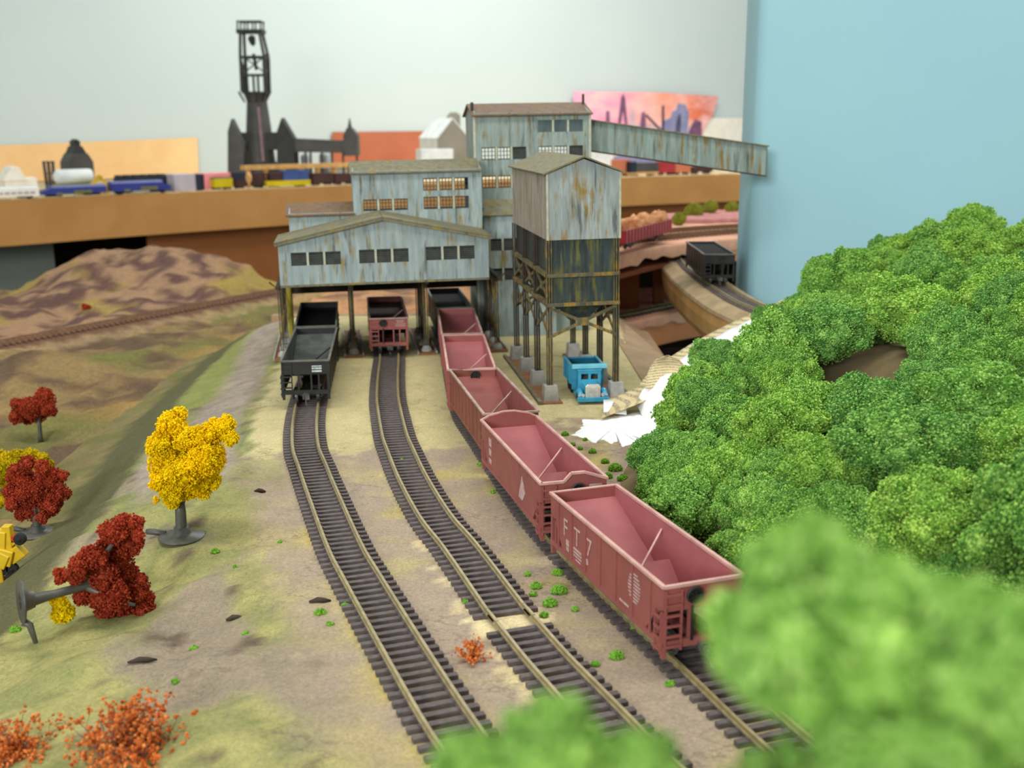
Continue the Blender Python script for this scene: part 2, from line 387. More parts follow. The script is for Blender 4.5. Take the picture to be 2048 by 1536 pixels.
def sweep(mb, path, prof):                                         # prof: closed (offset right, z)
    fr = frames(path); n = len(prof); vs = [p + r * o + Vector((0, 0, z)) for p, d, r in fr for o, z in prof]
    fs = [(i * n + k, i * n + (k + 1) % n, (i + 1) * n + (k + 1) % n, (i + 1) * n + k) for i in range(len(fr) - 1) for k in range(n)]
    fs += [tuple(range(n - 1, -1, -1)), tuple((len(fr) - 1) * n + k for k in range(n))]
    return mb.add(vs, fs)
def rail_profile(o): return [(o - .11, 0), (o - .11, .05), (o - .035, .08), (o - .035, .18), (o - .065, .2), (o - .065, .25), (o + .065, .25), (o + .065, .2), (o + .035, .18), (o + .035, .08), (o + .11, .05), (o + .11, 0)]
def track(name, label, pts, spacing=.65, group=None, cat='track', tm='tie', rm='rail'):
    root = thing(name, label, cat, (0, 0, 0), 0, group)
    path = catmull(pts); tb = MB()
    rnd = random.Random(len(label))
    for p, d, r in frames(resample(path, spacing)):
        a = math.atan2(-d.x, d.y); tb.box((p.x, p.y, p.z - .1), (3.0, .29, .2), rz=a)
        for sgn in (-1, 1):                                        # moulded spike plates
            q = p + r * sgn * .86; tb.box((q.x, q.y, q.z + .02), (.42, .2, .05), rz=a)
    for sgn in (-1, 1): sweep(tb, resample(path, .65), [(sgn * .82 - .12, -.19), (sgn * .82 - .12, -.06), (sgn * .82 + .12, -.06), (sgn * .82 + .12, -.19)])
    tb.build('tie_strip', MT[tm], root)
    for sgn in (-1, 1):
        rb = MB(); sweep(rb, resample(path, .5), rail_profile(sgn * .86)); rb.build('rail', MT[rm], root)
    return root, path
T1 = [(3.5, 24), (1.2, 28.2), (-.8, 32.5), (-2.2, 35.6), (-4.2, 40.8), (-7.25, 49.1), (-8.75, 53.4), (-11.45, 62.4), (-12.75, 66.9), (-13.95, 71.1), (-15, 76.3), (-15.85, 81.8), (-16.6, 88), (-17.5, 97), (-18.4, 104), (-19.5, 111), (-21.4, 123)]
T2F = [(8.6, 24), (6.2, 29.6), (4.2, 34), (2.7, 37.6), (1.35, 40.9), (.1, 44.35)]
T2B = [(-.35, 45.55), (-2.7, 53.0), (-4.3, 57.6), (-6.1, 64.3), (-7.5, 70.5), (-8.25, 74.1), (-9.3, 80.6), (-10, 85.5), (-10.8, 93), (-11.6, 101.6), (-12.4, 107), (-14.3, 119)]
T3 = [(13.3, 25), (11.2, 30.5), (9.35, 35), (7.5, 40.3), (5.4, 46), (3.3, 52.3), (1.4, 59), (-.1, 66), (-1.6, 73), (-2.95, 79.3), (-3.75, 86), (-4.45, 93), (-5.1, 100), (-5.9, 107.5), (-7.3, 118)]
_, P1 = track('flex_track', 'curved model track on the left, leading under the shed to the black hopper cars', T1)
_, P2a = track('flex_track', 'short near piece of the middle track, in front of the bare gap without ties', T2F)
_, P2b = track('flex_track', 'long far piece of the middle track, from the bare gap to the shed', T2B)
_, P3 = track('flex_track', 'curved model track on the right, under the long string of red hopper cars', T3)
# the two rails also bridge the bare gap of the middle track
def xat(path, y):
    for a, b in zip(path, path[1:]):
        if (a.y - y) * (b.y - y) <= 0 and abs(b.y - a.y) > 1e-9: return a.x + (b.x - a.x) * (y - a.y) / (b.y - a.y)
    return path[0].x if abs(path[0].y - y) < abs(path[-1].y - y) else path[-1].x
rj = thing('rail_joiner', 'pair of bare rail ends bridging the pale gap without ties in the middle track', 'rail joiner', (0, 0, 0))
for sgn in (-1, 1):
    b = MB(); sweep(b, [Vector((.1, 44.35, 0)), Vector((-.12, 44.95, 0)), Vector((-.35, 45.55, 0))], rail_profile(sgn * .86))
    for k in (-1, 1): b.box((-.125 + sgn * .86 * .93 + k * .0, 44.95 + sgn * .3, .05), (.24, .7, .1), rz=.36)
    b.build('rail', MT['rail'], rj)

# ------------------------------------------------------------------ ground
def fb(x, y, sc, oct=4, seed=0.0): return noise.fractal(Vector((x * sc + seed, y * sc - seed, seed)), 1.0, 2.0, oct)
def crest(y): return np.interp(y, [20, 45, 55, 60, 70, 94, 117, 145, 180], [-22, -24, -25, -25.3, -26.5, -29.7, -30.7, -30.8, -30])
def lerp3(a, b, t): t = max(0, min(1, t)); return tuple(a[i] + (b[i] - a[i]) * t for i in range(3))
def sm(a, b, x): t = max(0.0, min(1.0, (x - a) / (b - a))); return t * t * (3 - 2 * t)
def zground(x, y):
    e = xat(P1, y) - 2.4; z = -.2
    if x < e:
        c = crest(y); t = (e - x) / max(1, e - c)
        w = sm(0, .25, t)
        z = -.2 - 2.0 * min(t, 1) ** 1.4 + w * (fb(x, y, .09, 4, 3) * .8 + fb(x, y, .3, 5, 9) * .42 + (noise.ridged_multi_fractal(Vector((x * .11, y * .2, 3)), .9, 2.1, 4, 1.0, 2.0) - 1) * .16) * (.35 + .65 * sm(85, 60, y))
        z += .9 * math.exp(-((x + 18) ** 2 + (y - 57.5) ** 2 * .5) / 18) * .5
        if x < c: q_ = c - x; z -= min(q_, 4.3) * .58 + min(max(q_ - 4.3, 0), 5) * .3
    else: z += fb(x, y, .8, 2, 5) * .02
    return z
def grid_mesh(name, xs, ys, zf, cf, mat):
    V = []; col = []; nx, ny = len(xs), len(ys)
    for y in ys:
        for x in xs:
            V.append((x, y, zf(x, y)))
    F = [(j * nx + i, j * nx + i + 1, (j + 1) * nx + i + 1, (j + 1) * nx + i) for j in range(ny - 1) for i in range(nx - 1)]
    o = np_mesh(name, V, F, mat, None, True)
    a = o.data.color_attributes.new('pigment', 'FLOAT_COLOR', 'POINT')
    cols = np.ones((len(V), 4), np.float32)
    for i, v in enumerate(V): cols[i, :3] = lin(cf(v[0], v[1], v[2]))[:3]
    a.data.foreach_set('color', cols.ravel())
    return o
def cground(x, y, z):
    e = xat(P1, y); n = fb(x, y, .22, 5, 1); n2 = fb(x, y, .7, 4, 7); d = e - x
    c = crest(y)
    ballast = lerp3((172, 154, 134), (184, 168, 126), sm(-.05, .45, n))
    ballast = lerp3(ballast, (190, 172, 108), sm(.2, .6, fb(x, y, .13, 3, 21)))
    tan = (204, 190, 142)
    edge = 71.5 + n2 * 2.2 + .12 * (x + 8)
    tt = sm(edge - .5, edge + .5, y)
    if d < -12.5: tt *= sm(76, 79, y)
    right = lerp3(ballast, tan, tt)
    if d < -11.5 and y < 80: right = lerp3(right, (150, 128, 112), sm(-.2, .3, n2) * .7); 
    if x > 11.6 and y > 95: right = (160, 134, 104)
    grass = lerp3((146, 146, 94), (126, 132, 82), sm(-.2, .3, n))
    if y < 70: grass = lerp3(grass, (170, 164, 106), sm(70, 52, y) * sm(-.35, .2, n2 + n))
    grass = lerp3(grass, (154, 138, 124), sm(.0, .4, fb(x, y, .11, 5, 40)) * (.85 if y < 75 else .35))
    grass = lerp3(grass, (104, 88, 74), sm(.42, .6, fb(x * 1.6, y, .3, 5, 77)) * .8)
    road = lerp3((168, 154, 138), (150, 138, 124), sm(-.2, .4, n2))
    r = sm(4.6, 5.2, d + n2 * .6) * sm(9.6, 8.8, d + n2 * .6 - (2.5 if y < 80 else 0)) * sm(62, 70, y)
    left = lerp3(grass, road, r)
    left = lerp3(left, tan, sm(4.4, 3.6, d + n2 * .8) * sm(64, 72, y))
    left = lerp3(left, lerp3(ballast, (170, 152, 130), .6), sm(5.5, 3.0, d + n2 * 1.2) * sm(70, 62, y))
    if y > 88: left = lerp3(left, (140, 144, 84), sm(7.5, 9.5, d))
    if x < c + .8: left = lerp3(left, (98, 96, 66), sm(.5, -.3, x - c + n2 * .5))
    if x < c - 3.6: left = lerp3(left, lerp3((134, 122, 82), (116, 112, 70), sm(-.2, .3, n)), sm(-3.6, -5.2, x - c + n2))
    col = lerp3(left, right, sm(2.2, 1.6, d))
    gx_, gy_ = x + .12, y - 44.95; al = -.36 * gx_ + .93 * gy_; ac = .93 * gx_ + .36 * gy_
    if abs(al) < .75 and abs(ac) < 1.75: col = (232, 214, 168)
    if y < 56:
        e2 = xat(P2b if y > 45.5 else P2a, y) - 1.72
        if abs(x - e2) < .35 and n2 > -.05: col = lerp3(col, (226, 206, 158), .8)
    return col
gx = [-38 + .5 * i for i in range(int((11.6 + 38) / .5) + 1)] + [12.2, 13, 14, 15, 16]
gy = [18 + .5 * i for i in range(int((127 - 18) / .5) + 1)]
def zg2(x, y):
    z = zground(x, y)
    if x > 11.0 and y > 88: z -= sm(11.0, 16, x) * 2.2 * sm(88, 95, y)
    return z
tag(grid_mesh('ground', gx, gy, zg2, cground, MT['ground']), None, None, None, 'structure')
gb = MB(); gb.bx(-36, 11, 30, 126, -3.2, -1.4)
# (the table edge behind the shed)
gb2 = MB(); gb2.bx(-28, 11.4, 126, 127.4, -12, -.15); tag(gb2.build('trim_1', MT['cardboard']), None, None, None, 'structure')

# far left landscape: valley, railway embankment and bare mountain
MTN = ([-112, -89, -84, -75, -65, -54, -47, -42, -36], [-8.0, -6.6, -5.2, -.9, .1, -.2, -2.6, -5.0, -7.4])
def ltrack(x): return 178 + (x + 38) * 1.72                         # the far track's y at x
def zvalley(x, y):
    rg_ = noise.ridged_multi_fractal(Vector((x * .05, y * .07, 2)), .9, 2.1, 5, 1.0, 2.0); z = -6.6 + fb(x, y, .055, 5, 12) * 1.3 + fb(x, y, .2, 5, 31) * .8 + (rg_ - 1) * .6 + (noise.ridged_multi_fractal(Vector((x * .13, y * .16, 5)), .9, 2.1, 4, 1.0, 2.0) - 1) * .3
    z += 1.3 * math.exp(-((x + 52) ** 2 / 160 + (y - 122) ** 2 / 120)) * 1.5
    ty = ltrack(x); dt = (y - ty) / 2.0
    if x > -75:
        ez = -5.0; w = math.exp(-(dt / 3.2) ** 4); z = z * (1 - w) + ez * w
    front = sm(3.2, 10, dt)
    if front > 0:
        h = np.interp(x, *MTN); rid = 1 - abs(noise.noise(Vector((x * .06, y * .045, 4)))) * 2
        peak = math.exp(-((y - 193) / 15) ** 2)
        base = -6.4
        z = z + front * peak * (h - base - .4) + front * peak * (rid - .6) * 1.3 + front * peak * fb(x, y, .16, 5, 6) * .9 + front * peak * (noise.ridged_multi_fractal(Vector((x * .07 + y * .03, y * .08, 9)), .8, 2.1, 5, 1.0, 2.0) - 1.1) * 1.0
    if y > 196: z -= (y - 196) * .35
    return z
def cvalley(x, y, z):
    n = fb(x, y, .09, 6, 2) * .7 + fb(x, y, .3, 4, 3) * .4; n2 = fb(x, y, .26, 5, 8); dt = (y - ltrack(x)) / 2.0
    c = lerp3((146, 122, 82), (104, 84, 66), sm(-.2, .3, n + n2 * .4))
    c = lerp3(c, (122, 118, 68), sm(.05, .4, fb(x, y, .06, 4, 55)))
    if y > 100: c = lerp3(c, (164, 132, 80), sm(.0, .5, fb(x, y, .05, 3, 70)) * sm(-48, -36, x))
    if dt > 3:
        c = lerp3((166, 132, 102), (104, 78, 70), sm(-.15, .22, n2 + n * .5))
        c = lerp3(c, (166, 142, 78), sm(.2, .5, fb(x, y, .08, 4, 90)))
    if abs(dt) < 2.4 and x > -75: c = lerp3((138, 106, 84), (120, 88, 70), sm(.6, 1.4, abs(dt)))
    if 2.4 < abs(dt) < 3.6: c = lerp3(c, (186, 158, 120), .6)
    return c
vx = [-150 + 1.0 * i for i in range(121)]; vy = [34 + 1.0 * i for i in range(182)]
tag(grid_mesh('valley_ground', vx, vy, zvalley, cvalley, MT['valley']), None, None, None, 'structure')
ft = [(-36, ltrack(-36), -4.75), (-46, ltrack(-46), -4.75), (-56, ltrack(-56), -4.75), (-66, ltrack(-66), -4.75), (-74, ltrack(-74), -4.75)]
track('far_track', 'brown model track crossing the bare far landscape below the mountain', ft, .9, tm='fartie', rm='farrail')

# ------------------------------------------------------------------ hopper cars
def truck(parent, y, m):
    t = MB()
    for sx in (-1, 1):
        x = sx * 1.02
        t.prism([(-1.45, .62), (-1.2, .92), (-.5, 1.02), (0, 1.05), (.5, 1.02), (1.2, .92), (1.45, .62), (1.2, .48), (.75, .62), (.35, .42), (-.35, .42), (-.75, .62), (-1.2, .48)], x - .1, x + .1, 'x')
    t.box((0, 0, .8), (2.0, .42, .3))
    o = t.build('truck', MT['underframe'], parent, loc=(0, y, 0))
    for k in (-1, 1):
        w = MB()
        for sx in (-1, 1):
            w.tube([(sx * .72, k * .97, .73), (sx * .80, k * .97, .73), (sx * .80, k * .97, .73), (sx * .94, k * .97, .73)], [.54, .54, .48, .47], 20)
        w.cyl((-1.0, k * .97, .73), (1.0, k * .97, .73), .1, 10)
        w.build('wheel_set', MT['wheel'], o)
    return o
def ladder(parent, mat, x0, x1, y0, y1, z0, z1, n, nx, ny):
    b = MB(); 
    for q in ((x0, y0), (x1, y1)): b.bar((q[0], q[1], z0), (q[0], q[1], z1), .09)
    for i in range(n):
        z = z0 + (z1 - z0) * (i + .5) / n; b.bar((x0 + nx, y0 + ny, z), (x1 + nx, y1 + ny, z), .1, .1)
    return b.build('ladder', mat, parent)
def hopper(label, front_left, back_left, front_gap=0, mats=('red', 'red_in', 'rim'), style='rib', z0=0.0, W=3.5, group=None, rimz=3.7, brake_x=.25, nrib=7, name='hopper_car', load=None):
    fl, bl = Vector((*front_left, 0)), Vector((*back_left, 0)); d = (bl - fl); L = d.length; d.normalize(); r = Vector((d.y, -d.x, 0))
    c = (fl + bl) / 2 + r * (W / 2); hw, hl = W / 2, L / 2
    root = thing(name, label, 'hopper car', (c.x, c.y, z0), math.atan2(-d.x, d.y), group)
    A, B, RM = MT[mats[0]], MT[mats[1]], MT[mats[2]]
    bot = 1.28; sl = hl - .05
    b = MB()
    for sx in (-1, 1):
        poly = [(-hl, rimz), (hl, rimz), (hl, 2.62), (hl - .55, 2.55), (hl - 1.55, bot), (-hl + 1.55, bot), (-hl + .55, 2.55), (-hl, 2.62)]
        b.prism(poly, sx * (hw - .04) - .04, sx * (hw - .04) + .04, 'x')
        b.bar((sx * (hw - .05), -hl, 1.22), (sx * (hw - .05), hl, 1.22), .16, .24)
        for sy in (-1, 1):
            b.bar((sx * (hw - .1), sy * (hl - .1), .62), (sx * (hw - .1), sy * (hl - .1), 2.7), .2, .2)
            b.bar((sx * (hw - .06), sy * (hl - .62), 1.2), (sx * (hw - .06), sy * (hl - .62), 2.6), .12, .12)
        if style == 'rib':
            for i in range(nrib):
                y = -hl + 1.1 + (L - 2.2) * i / (nrib - 1); b.bar((sx * (hw + .01), y, bot), (sx * (hw + .01), y, rimz - .1), .11, .07, up=(0, 1, 0)) if False else b.box((sx * (hw + .02), y, (bot + rimz) / 2 - .05), (.07, .12, rimz - bot - .1))
        else:
            for i in range(8):
                y = -hl + 1.0 + (L - 2.0) * i / 7; b.box((sx * (hw + .015), y, rimz - .32), (.05, .1, .1))
    for sy in (-1, 1):
        b.box((0, sy * (hl - .05), (2.62 + rimz) / 2), (W - .16, .09, rimz - 2.62))
        b.box((0, sy * (hl - .1), 1.2), (W - .1, .22, .34))
        for x in (-.55, .42, 1.0): b.bar((x, sy * (hl - .1), 1.2), (x, sy * (hl - .1), 2.65), .13, .13)
        b.box((0, sy * (hl - 1.6), 1.1), (.55, 3.0, .35))
        for k in (-1, 1):
            b.quadslab((k * .25 - .5, sy * .45, 1.3), (k * .25 + .5, sy * .45, 1.3), (k * .25 + .4, sy * .9, .5), (k * .25 - .4, sy * .9, .5), .06)
            b.quadslab((k * .25 - .5, sy * 2.3, 1.3), (k * .25 + .5, sy * 2.3, 1.3), (k * .25 + .4, sy * 1.5, .5), (k * .25 - .4, sy * 1.5, .5), .06)
    if style == 'peak':                                            # raised heap-shield ends
        b.prism([(-hw + .05, rimz - .02), (hw - .05, rimz - .02), (hw * .72, rimz + .22), (hw * .2, rimz + .42), (-hw * .2, rimz + .42), (-hw * .72, rimz + .22)], hl - .09, hl, 'y')
        b.prism([(-.55, rimz - .02), (hw - .05, rimz - .02), (hw * .75, rimz + .22), (.55, rimz + .4), (-.15, rimz + .4)], -hl, -hl + .09, 'y')
    b.build('body', A, root)
    s = MB()
    iw = hw - .085
    for sy in (-1, 1):
        s.quadslab((-iw, sy * sl, 3.18), (iw, sy * sl, 3.18), (iw, sy * 1.15, 1.3), (-iw, sy * 1.15, 1.3), .05 * -sy)
        s.quadslab((-iw, 0, 2.05), (iw, 0, 2.05), (iw, sy * .95, 1.3), (-iw, sy * .95, 1.3), .05 * -sy)
        s.bx(-iw, iw, sy * .9, sy * 1.25, 1.22, 1.3)
    for sx in (-1, 1):
        x0, x1 = sorted((sx * (iw - .02), sx * iw)); s.prism([(-sl, 3.1), (-sl, rimz - .1), (sl, rimz - .1), (sl, 3.1), (1.1, 1.32), (-1.1, 1.32)], x0, x1, 'x')
    s.build('slope_sheet', B, root)
    if load: 
        g = MB(); g.bx(-iw + .03, iw - .03, -sl + .1, sl - .1, 2.6, load); g.build('load', MT['black_coal'], root)
    rm = MB(); t = .17
    for sx in (-1, 1): rm.bx(sx * hw - t / 2 - .0, sx * hw + t / 2, -hl - .05, hl + .05, rimz - .06, rimz + .06)
    if style != 'peak':
        for sy in (-1, 1): rm.bx(-hw, hw, sy * hl - t / 2, sy * hl + t / 2, rimz - .07, rimz + .05)
    else:
        for e, pts in ((hl, [(-hw, rimz), (-hw * .72, rimz + .24), (-hw * .2, rimz + .44), (hw * .2, rimz + .44), (hw * .72, rimz + .24), (hw, rimz)]), (-hl, [(-hw, rimz), (-.55, rimz), (-.15, rimz + .42), (.55, rimz + .42), (hw, rimz)])):
            for p, q in zip(pts, pts[1:]): rm.bar((p[0], e, p[1]), (q[0], e, q[1]), .17, .12)
    rm.build('top_rim', RM, root)
    br = MB(); br.bar((-.25, -.75, 2.0), (iw - .05, .75, 3.25), .09, .09); br.build('cross_brace', RM if mats[0] != 'black' else A, root)
    for sy in (-1, 1):
        q = sy * (hl + .03)
        ladder(root, A, sy * (hw - .08), sy * (hw - .78), q, q, .95, 3.55, 6, 0, sy * .05)
        ladder(root, A, sy * (hw + .03), sy * (hw + .03), sy * (hl - .1), sy * (hl - .62), .8, 2.6, 4, sy * .05, 0)
    w = MB(); y = -hl - .22; zc = rimz - .42; hide = brake_x is None; brake_x = brake_x or 0
    n = 18
    pts = [(brake_x + .31 * math.cos(2 * math.pi * k / n), y, zc + .31 * math.sin(2 * math.pi * k / n)) for k in range(n + 1)]
    w.tube(pts, .055, 6, False)
    for k in range(5): w.bar((brake_x, y, zc), (brake_x + .31 * math.cos(k * 1.2566), y, zc + .31 * math.sin(k * 1.2566)), .06)
    w.cyl((brake_x, y + .05, zc), (brake_x, y + .09, zc), .27, 18); w.cyl((brake_x, y - .02, zc), (brake_x, y + .2, zc), .1, 8); w.bar((brake_x, y + .16, zc - .5), (brake_x, y + .16, 1.3), .08)
    if not hide: w.build('brake_wheel', MT['underframe'], root)
    for sy in (-1, 1):
        k = MB(); k.box((0, sy * (hl + .12), .98), (.42, .5, .3)); k.box((0, sy * (hl + .5), .98), (.26, .5, .3)); k.box((.12, sy * (hl + .72), .98), (.34, .22, .36)); k.box((-.17, sy * (hl + .66), .98), (.12, .34, .3))
        k.tube([(0, sy * (hl + .6), .85), (0, sy * (hl + .66), .55), (.04, sy * (hl + .85), .38), (.1, sy * (hl + 1.0), .4)], .06, 6)
        k.build('coupler', MT['wheel'] if sy < 0 else MT['underframe'], root)
    for sy in (-1, 1): truck(root, sy * (hl - 2.05), mats)
    root['hw'] = hw; root['hl'] = hl
    del root['hw']; del root['hl']
    return root, hw, hl
def marks(root, mat, hw, items, sx=-1):                            # small worn lettering marks on a side: (y, z, len, h)
    b = MB()
    for y, z, a, h in items: b.box((sx * (hw + .012), y, z), (.012, a, h))
    return b.build('stencil_marks', mat, root)
SR = (R(90), 0, R(-90))                                            # text standing on the left (-x) side
HA, hw, hl = hopper('nearest red hopper car, ribbed side with large letters, beside the blurred foreground tree', (5.87, 39.65), (1.88, 51.0), mats=('red', 'red_in', 'rim'), brake_x=-.5, group='red hopper cars on the right-hand track')
for ch, y, z in (('F', hl - 1.95, 2.55), ('T', hl - 3.35, 2.55), ('7', hl - 4.75, 2.55)): text_mesh('letter', ch, 1.25, MT['letter'], HA, (-hw - .02, y, z), SR)
marks(HA, MT['letter'], hw, [(hl - 2.2, 1.9, .35, .3), (hl - 2.2, 1.6, .3, .2), (hl - 3.4, 1.95, .95, .12), (hl - 3.4, 1.78, .95, .1), (hl - 3.4, 1.62, .95, .08), (hl - 3.5, 1.45, .6, .08), (hl - 4.5, 1.85, .3, .28), (hl - 8.5, 1.55, .9, .1)])
ov = MB(); n = 22
for k in range(9):
    z = 2.0 + k * .15; a = .56 * math.sqrt(max(.05, 1 - ((z - 2.6) / .7) ** 2)); ov.box((-hw - .012, -hl + 2.6, z), (.012, 2 * a, .075))
ov.build('oval_herald', MT['letter'], HA)
HB, hw, hl = hopper('smooth sided red hopper car with raised curved ends, second in the string', (1.43, 52.4), (-1.88, 64.7), mats=('red', 'red_in', 'rim'), style='peak', brake_x=.15, group='red hopper cars on the right-hand track')
marks(HB, MT['letter'], hw, [(hl - 2.2, 2.9, .6, .5), (hl - 2.2, 2.3, .55, .4), (hl - 2.2, 1.75, .6, .3)])
hb = MB()
hb.prism([(-hl + 4.2, 1.65), (-hl + 3.55, 3.0), (-hl + 2.9, 2.2), (-hl + 3.4, 1.65)], -hw - .02, -hw - .006, 'x'); hb.build('worn_emblem', MT['letter'], HB)
hm = MB(); hm.box((hw - .6, -hl - .012, 3.3), (.7, .012, .32)); hm.build('stencil_marks', MT['letter'], HB)
HC, hw, hl = hopper('rusty brown ribbed hopper car, third in the string, beside the dump truck', (-1.76, 66.1), (-4.57, 78.9), mats=('red2', 'red2_in', 'rim_grey'), nrib=9, group='red hopper cars on the right-hand track')
marks(HC, MT['letter'], hw, [(-hl + 2.6, 2.5, .22, 1.2)])
HD, hw, hl = hopper('pale rimmed pink red hopper car, fourth in the string, just in front of the shed', (-4.72, 79.0), (-5.92, 92.5), mats=('red', 'red_in', 'rim'), group='red hopper cars on the right-hand track')
HE, hw, hl = hopper('dull red hopper car, fifth in the string, half under the shed edge', (-6.05, 93.3), (-7.25, 106.6), mats=('red', 'red_in', 'rim_grey'), W=3.5, group='red hopper cars on the right-hand track')
hopper('black hopper car at the head of the right-hand string, deep under the shed', (-7.45, 107.4), (-9.3, 120.5), mats=('black', 'black_in', 'rim_black'), load=3.2, group='black hopper cars')
HR, hw, hl = hopper('single dull red hopper car facing out from under the shed on the middle track', (-13.3, 101.3), (-15.2, 114.6), mats=('red', 'red_shade', 'rim_grey'), brake_x=-.55, W=3.55)
mm = MB()
for z, w_ in ((3.45, .8), (3.3, .6), (3.12, .95), (2.95, .95)): mm.box((hw - .7, -hl - .012, z), (w_, .012, .06))
mm.build('stencil_marks', MT['letter'], HR)
HK, hw, hl = hopper('front black hopper car on the left track, standing in the open before the shed', (-17.75, 82.3), (-19.3, 96.4), mats=('black', 'black_in', 'rim_black'), brake_x=None, W=3.65, group='black hopper cars')
mm = MB()
for z, h in ((3.25, .1), (3.08, .13), (2.86, .14)): mm.box((hw - .95, -hl - .012, z), (.75, .012, h))
mm.build('reporting_marks', MT['letter_w'], HK)
hopper('second black hopper car on the left track, under the shed behind the front one', (-19.5, 97.2), (-21.5, 111.0), mats=('black', 'black', 'rim_black'), W=3.65, load=3.0, group='black hopper cars')
HV, hw, hl = hopper('black loaded hopper car riding the curved viaduct beside the blue backdrop', (21.75, 123.6), (21.9, 137.5), mats=('black', 'black', 'rim_black'), z0=3.3, load=3.5, group='black hopper cars')

# ------------------------------------------------------------------ the coal mine kit: breaker house, loading bin, conveyor
MO = (2.94, 84.77, 0); MRZ = R(9); MRY = -R(.8)
def window(root, u0, u1, w0, w1, v, n=3, kind='open', t=.14):
    """a bank of n windows in a wall at y=v: posts between the lights, small bars in each light"""
    f = MB(); dw = (u1 - u0) / n
    for i in range(1, n): f.box((u0 + i * dw, v + .03, (w0 + w1) / 2), (.2, .12, w1 - w0))
    o = f.build('window', MT['mullion'], root)
    for i in range(n):
        a, b = u0 + i * dw + (.1 if i else 0), u0 + (i + 1) * dw - (.1 if i < n - 1 else 0)
        g = MB()
        if kind == 'louver' or (kind == 'half' and i == n - 1):
            k = 7
            for j in range(k): 
                z = w0 + (w1 - w0) * (j + .5) / k; g.quadslab((a, v + .08, z - .1), (b, v + .08, z - .1), (b, v + .2, z + .12), (a, v + .2, z + .12), .03)
            g.bx(a, b, v + .24, v + .28, w0, w1)
            g.build('louver', MT['louver'], o)
        elif kind == 'shade':
            for j in range(1, 5): g.box((a + (b - a) * j / 5, v + .09, (w0 + w1) / 2), (.06, .05, w1 - w0))
            g.bx(a, b, v + .12, v + .15, w0, w1); g.build('pane', MT['pane'], o)
        else:
            for j in range(1, 4): g.box((a + (b - a) * j / 4, v + .09, (w0 + w1) / 2), (.075, .06, w1 - w0))
            for j in range(1, 3): g.box(((a + b) / 2, v + .09, w0 + (w1 - w0) * j / 3), (b - a, .05, .06))
            for e in (a + .03, b - .03): g.box((e, v + .09, (w0 + w1) / 2), (.07, .06, w1 - w0))
            g.box(((a + b) / 2, v + .09, w0 + .05), (b - a, .06, .1)); g.box(((a + b) / 2, v + .09, w1 - .05), (b - a, .06, .1))
            g.build('glazing_bars', MT['muntin'], o)
    return o
BR = thing('coal_breaker', 'tall blue grey weathered mine building straddling the tracks, wide gabled shed in front', 'mine building', MO, MRZ, None, 0, MRY)
T = .14
# tower (behind)
tv, tb = 30.0, 37.4
th = [(4.9, 9.6, 20.5, 21.7), (-1.0, 3.65, 17.85, 19.1), (4.9, 9.6, 17.85, 19.1), (-1.0, 3.65, 15.0, 16.25)]
w = MB(); w.panel(-1.65, 10.3, -.3, 22.5, th, 'y', tv, T); w.panel(-1.65, 10.3, -.3, 22.5, [(-1.0, 9.6, 17.6, 19.3), (-1.0, 9.6, 14.7, 16.4)], 'y', tb, T)
for x in (-1.65, 10.16): 
    w.panel(tv + T, tb, -.3, 22.5, [], 'x', x, T)
    w.prism([(tv, 22.5), (tb + T, 22.5), ((tv + tb) / 2, 23.35)], x, x + T, 'x')
w.build('tower_wall', MT['siding2'], BR)
rf = MB()
rf.quadslab((-1.95, tv - .35, 22.3), (10.6, tv - .35, 22.3), (10.6, 33.77, 23.5), (-1.95, 33.77, 23.5), .14)
rf.quadslab((10.6, tb + .5, 22.3), (-1.95, tb + .5, 22.3), (-1.95, 33.77, 23.5), (10.6, 33.77, 23.5), .14)
rf.build('tower_roof', MT['roof_rust'], BR)
sg = MB(); sg.cyl((-1.7, 31.2, 22.4), (-1.7, 31.2, 23.6), .16, 8); sg.build('vent_pipe', MT['furnace_dk'], BR); sg = MB(); sg.cyl((10.3, 33, 23), (10.3, 33, 24.3), .14, 8); sg.build('vent_pipe', MT['furnace_dk'], BR)
tr = MB()
for x in (-1.68, 10.33): tr.bar((x, tv - .03, 0), (x, tv - .03, 22.4), .22, .1, up=(0, 1, 0))
tr.build('corner_board', MT['mullion'], BR)
window(BR, *th[0], tv, 3, 'shade'); window(BR, *th[1], tv, 3, 'half'); window(BR, *th[2], tv, 3, 'half'); window(BR, *th[3], tv, 3)
# lean-to at the foot of the tower, right of the shed
lv = 28.0; lh = [(-.55, 3.2, 8.75, 10.0), (-.55, 3.2, 5.7, 6.95)]
w = MB(); w.panel(-1.2, 6.2, -.3, 12.5, lh, 'y', lv, T); w.panel(lv + T, tv, -.3, 13.2, [], 'x', -1.2, T); w.panel(lv + T, tv, -.3, 13.2, [], 'x', 6.06, T)
w.build('lean_to_wall', MT['siding'], BR)
rf = MB(); rf.quadslab((-1.5, lv - .3, 12.4), (6.5, lv - .3, 12.4), (6.5, tv + .05, 13.85), (-1.5, tv + .05, 13.85), .12); rf.build('lean_to_roof', MT['roof'], BR)
window(BR, *lh[0], lv, 3, 'louver'); window(BR, *lh[1], lv, 3, 'louver')
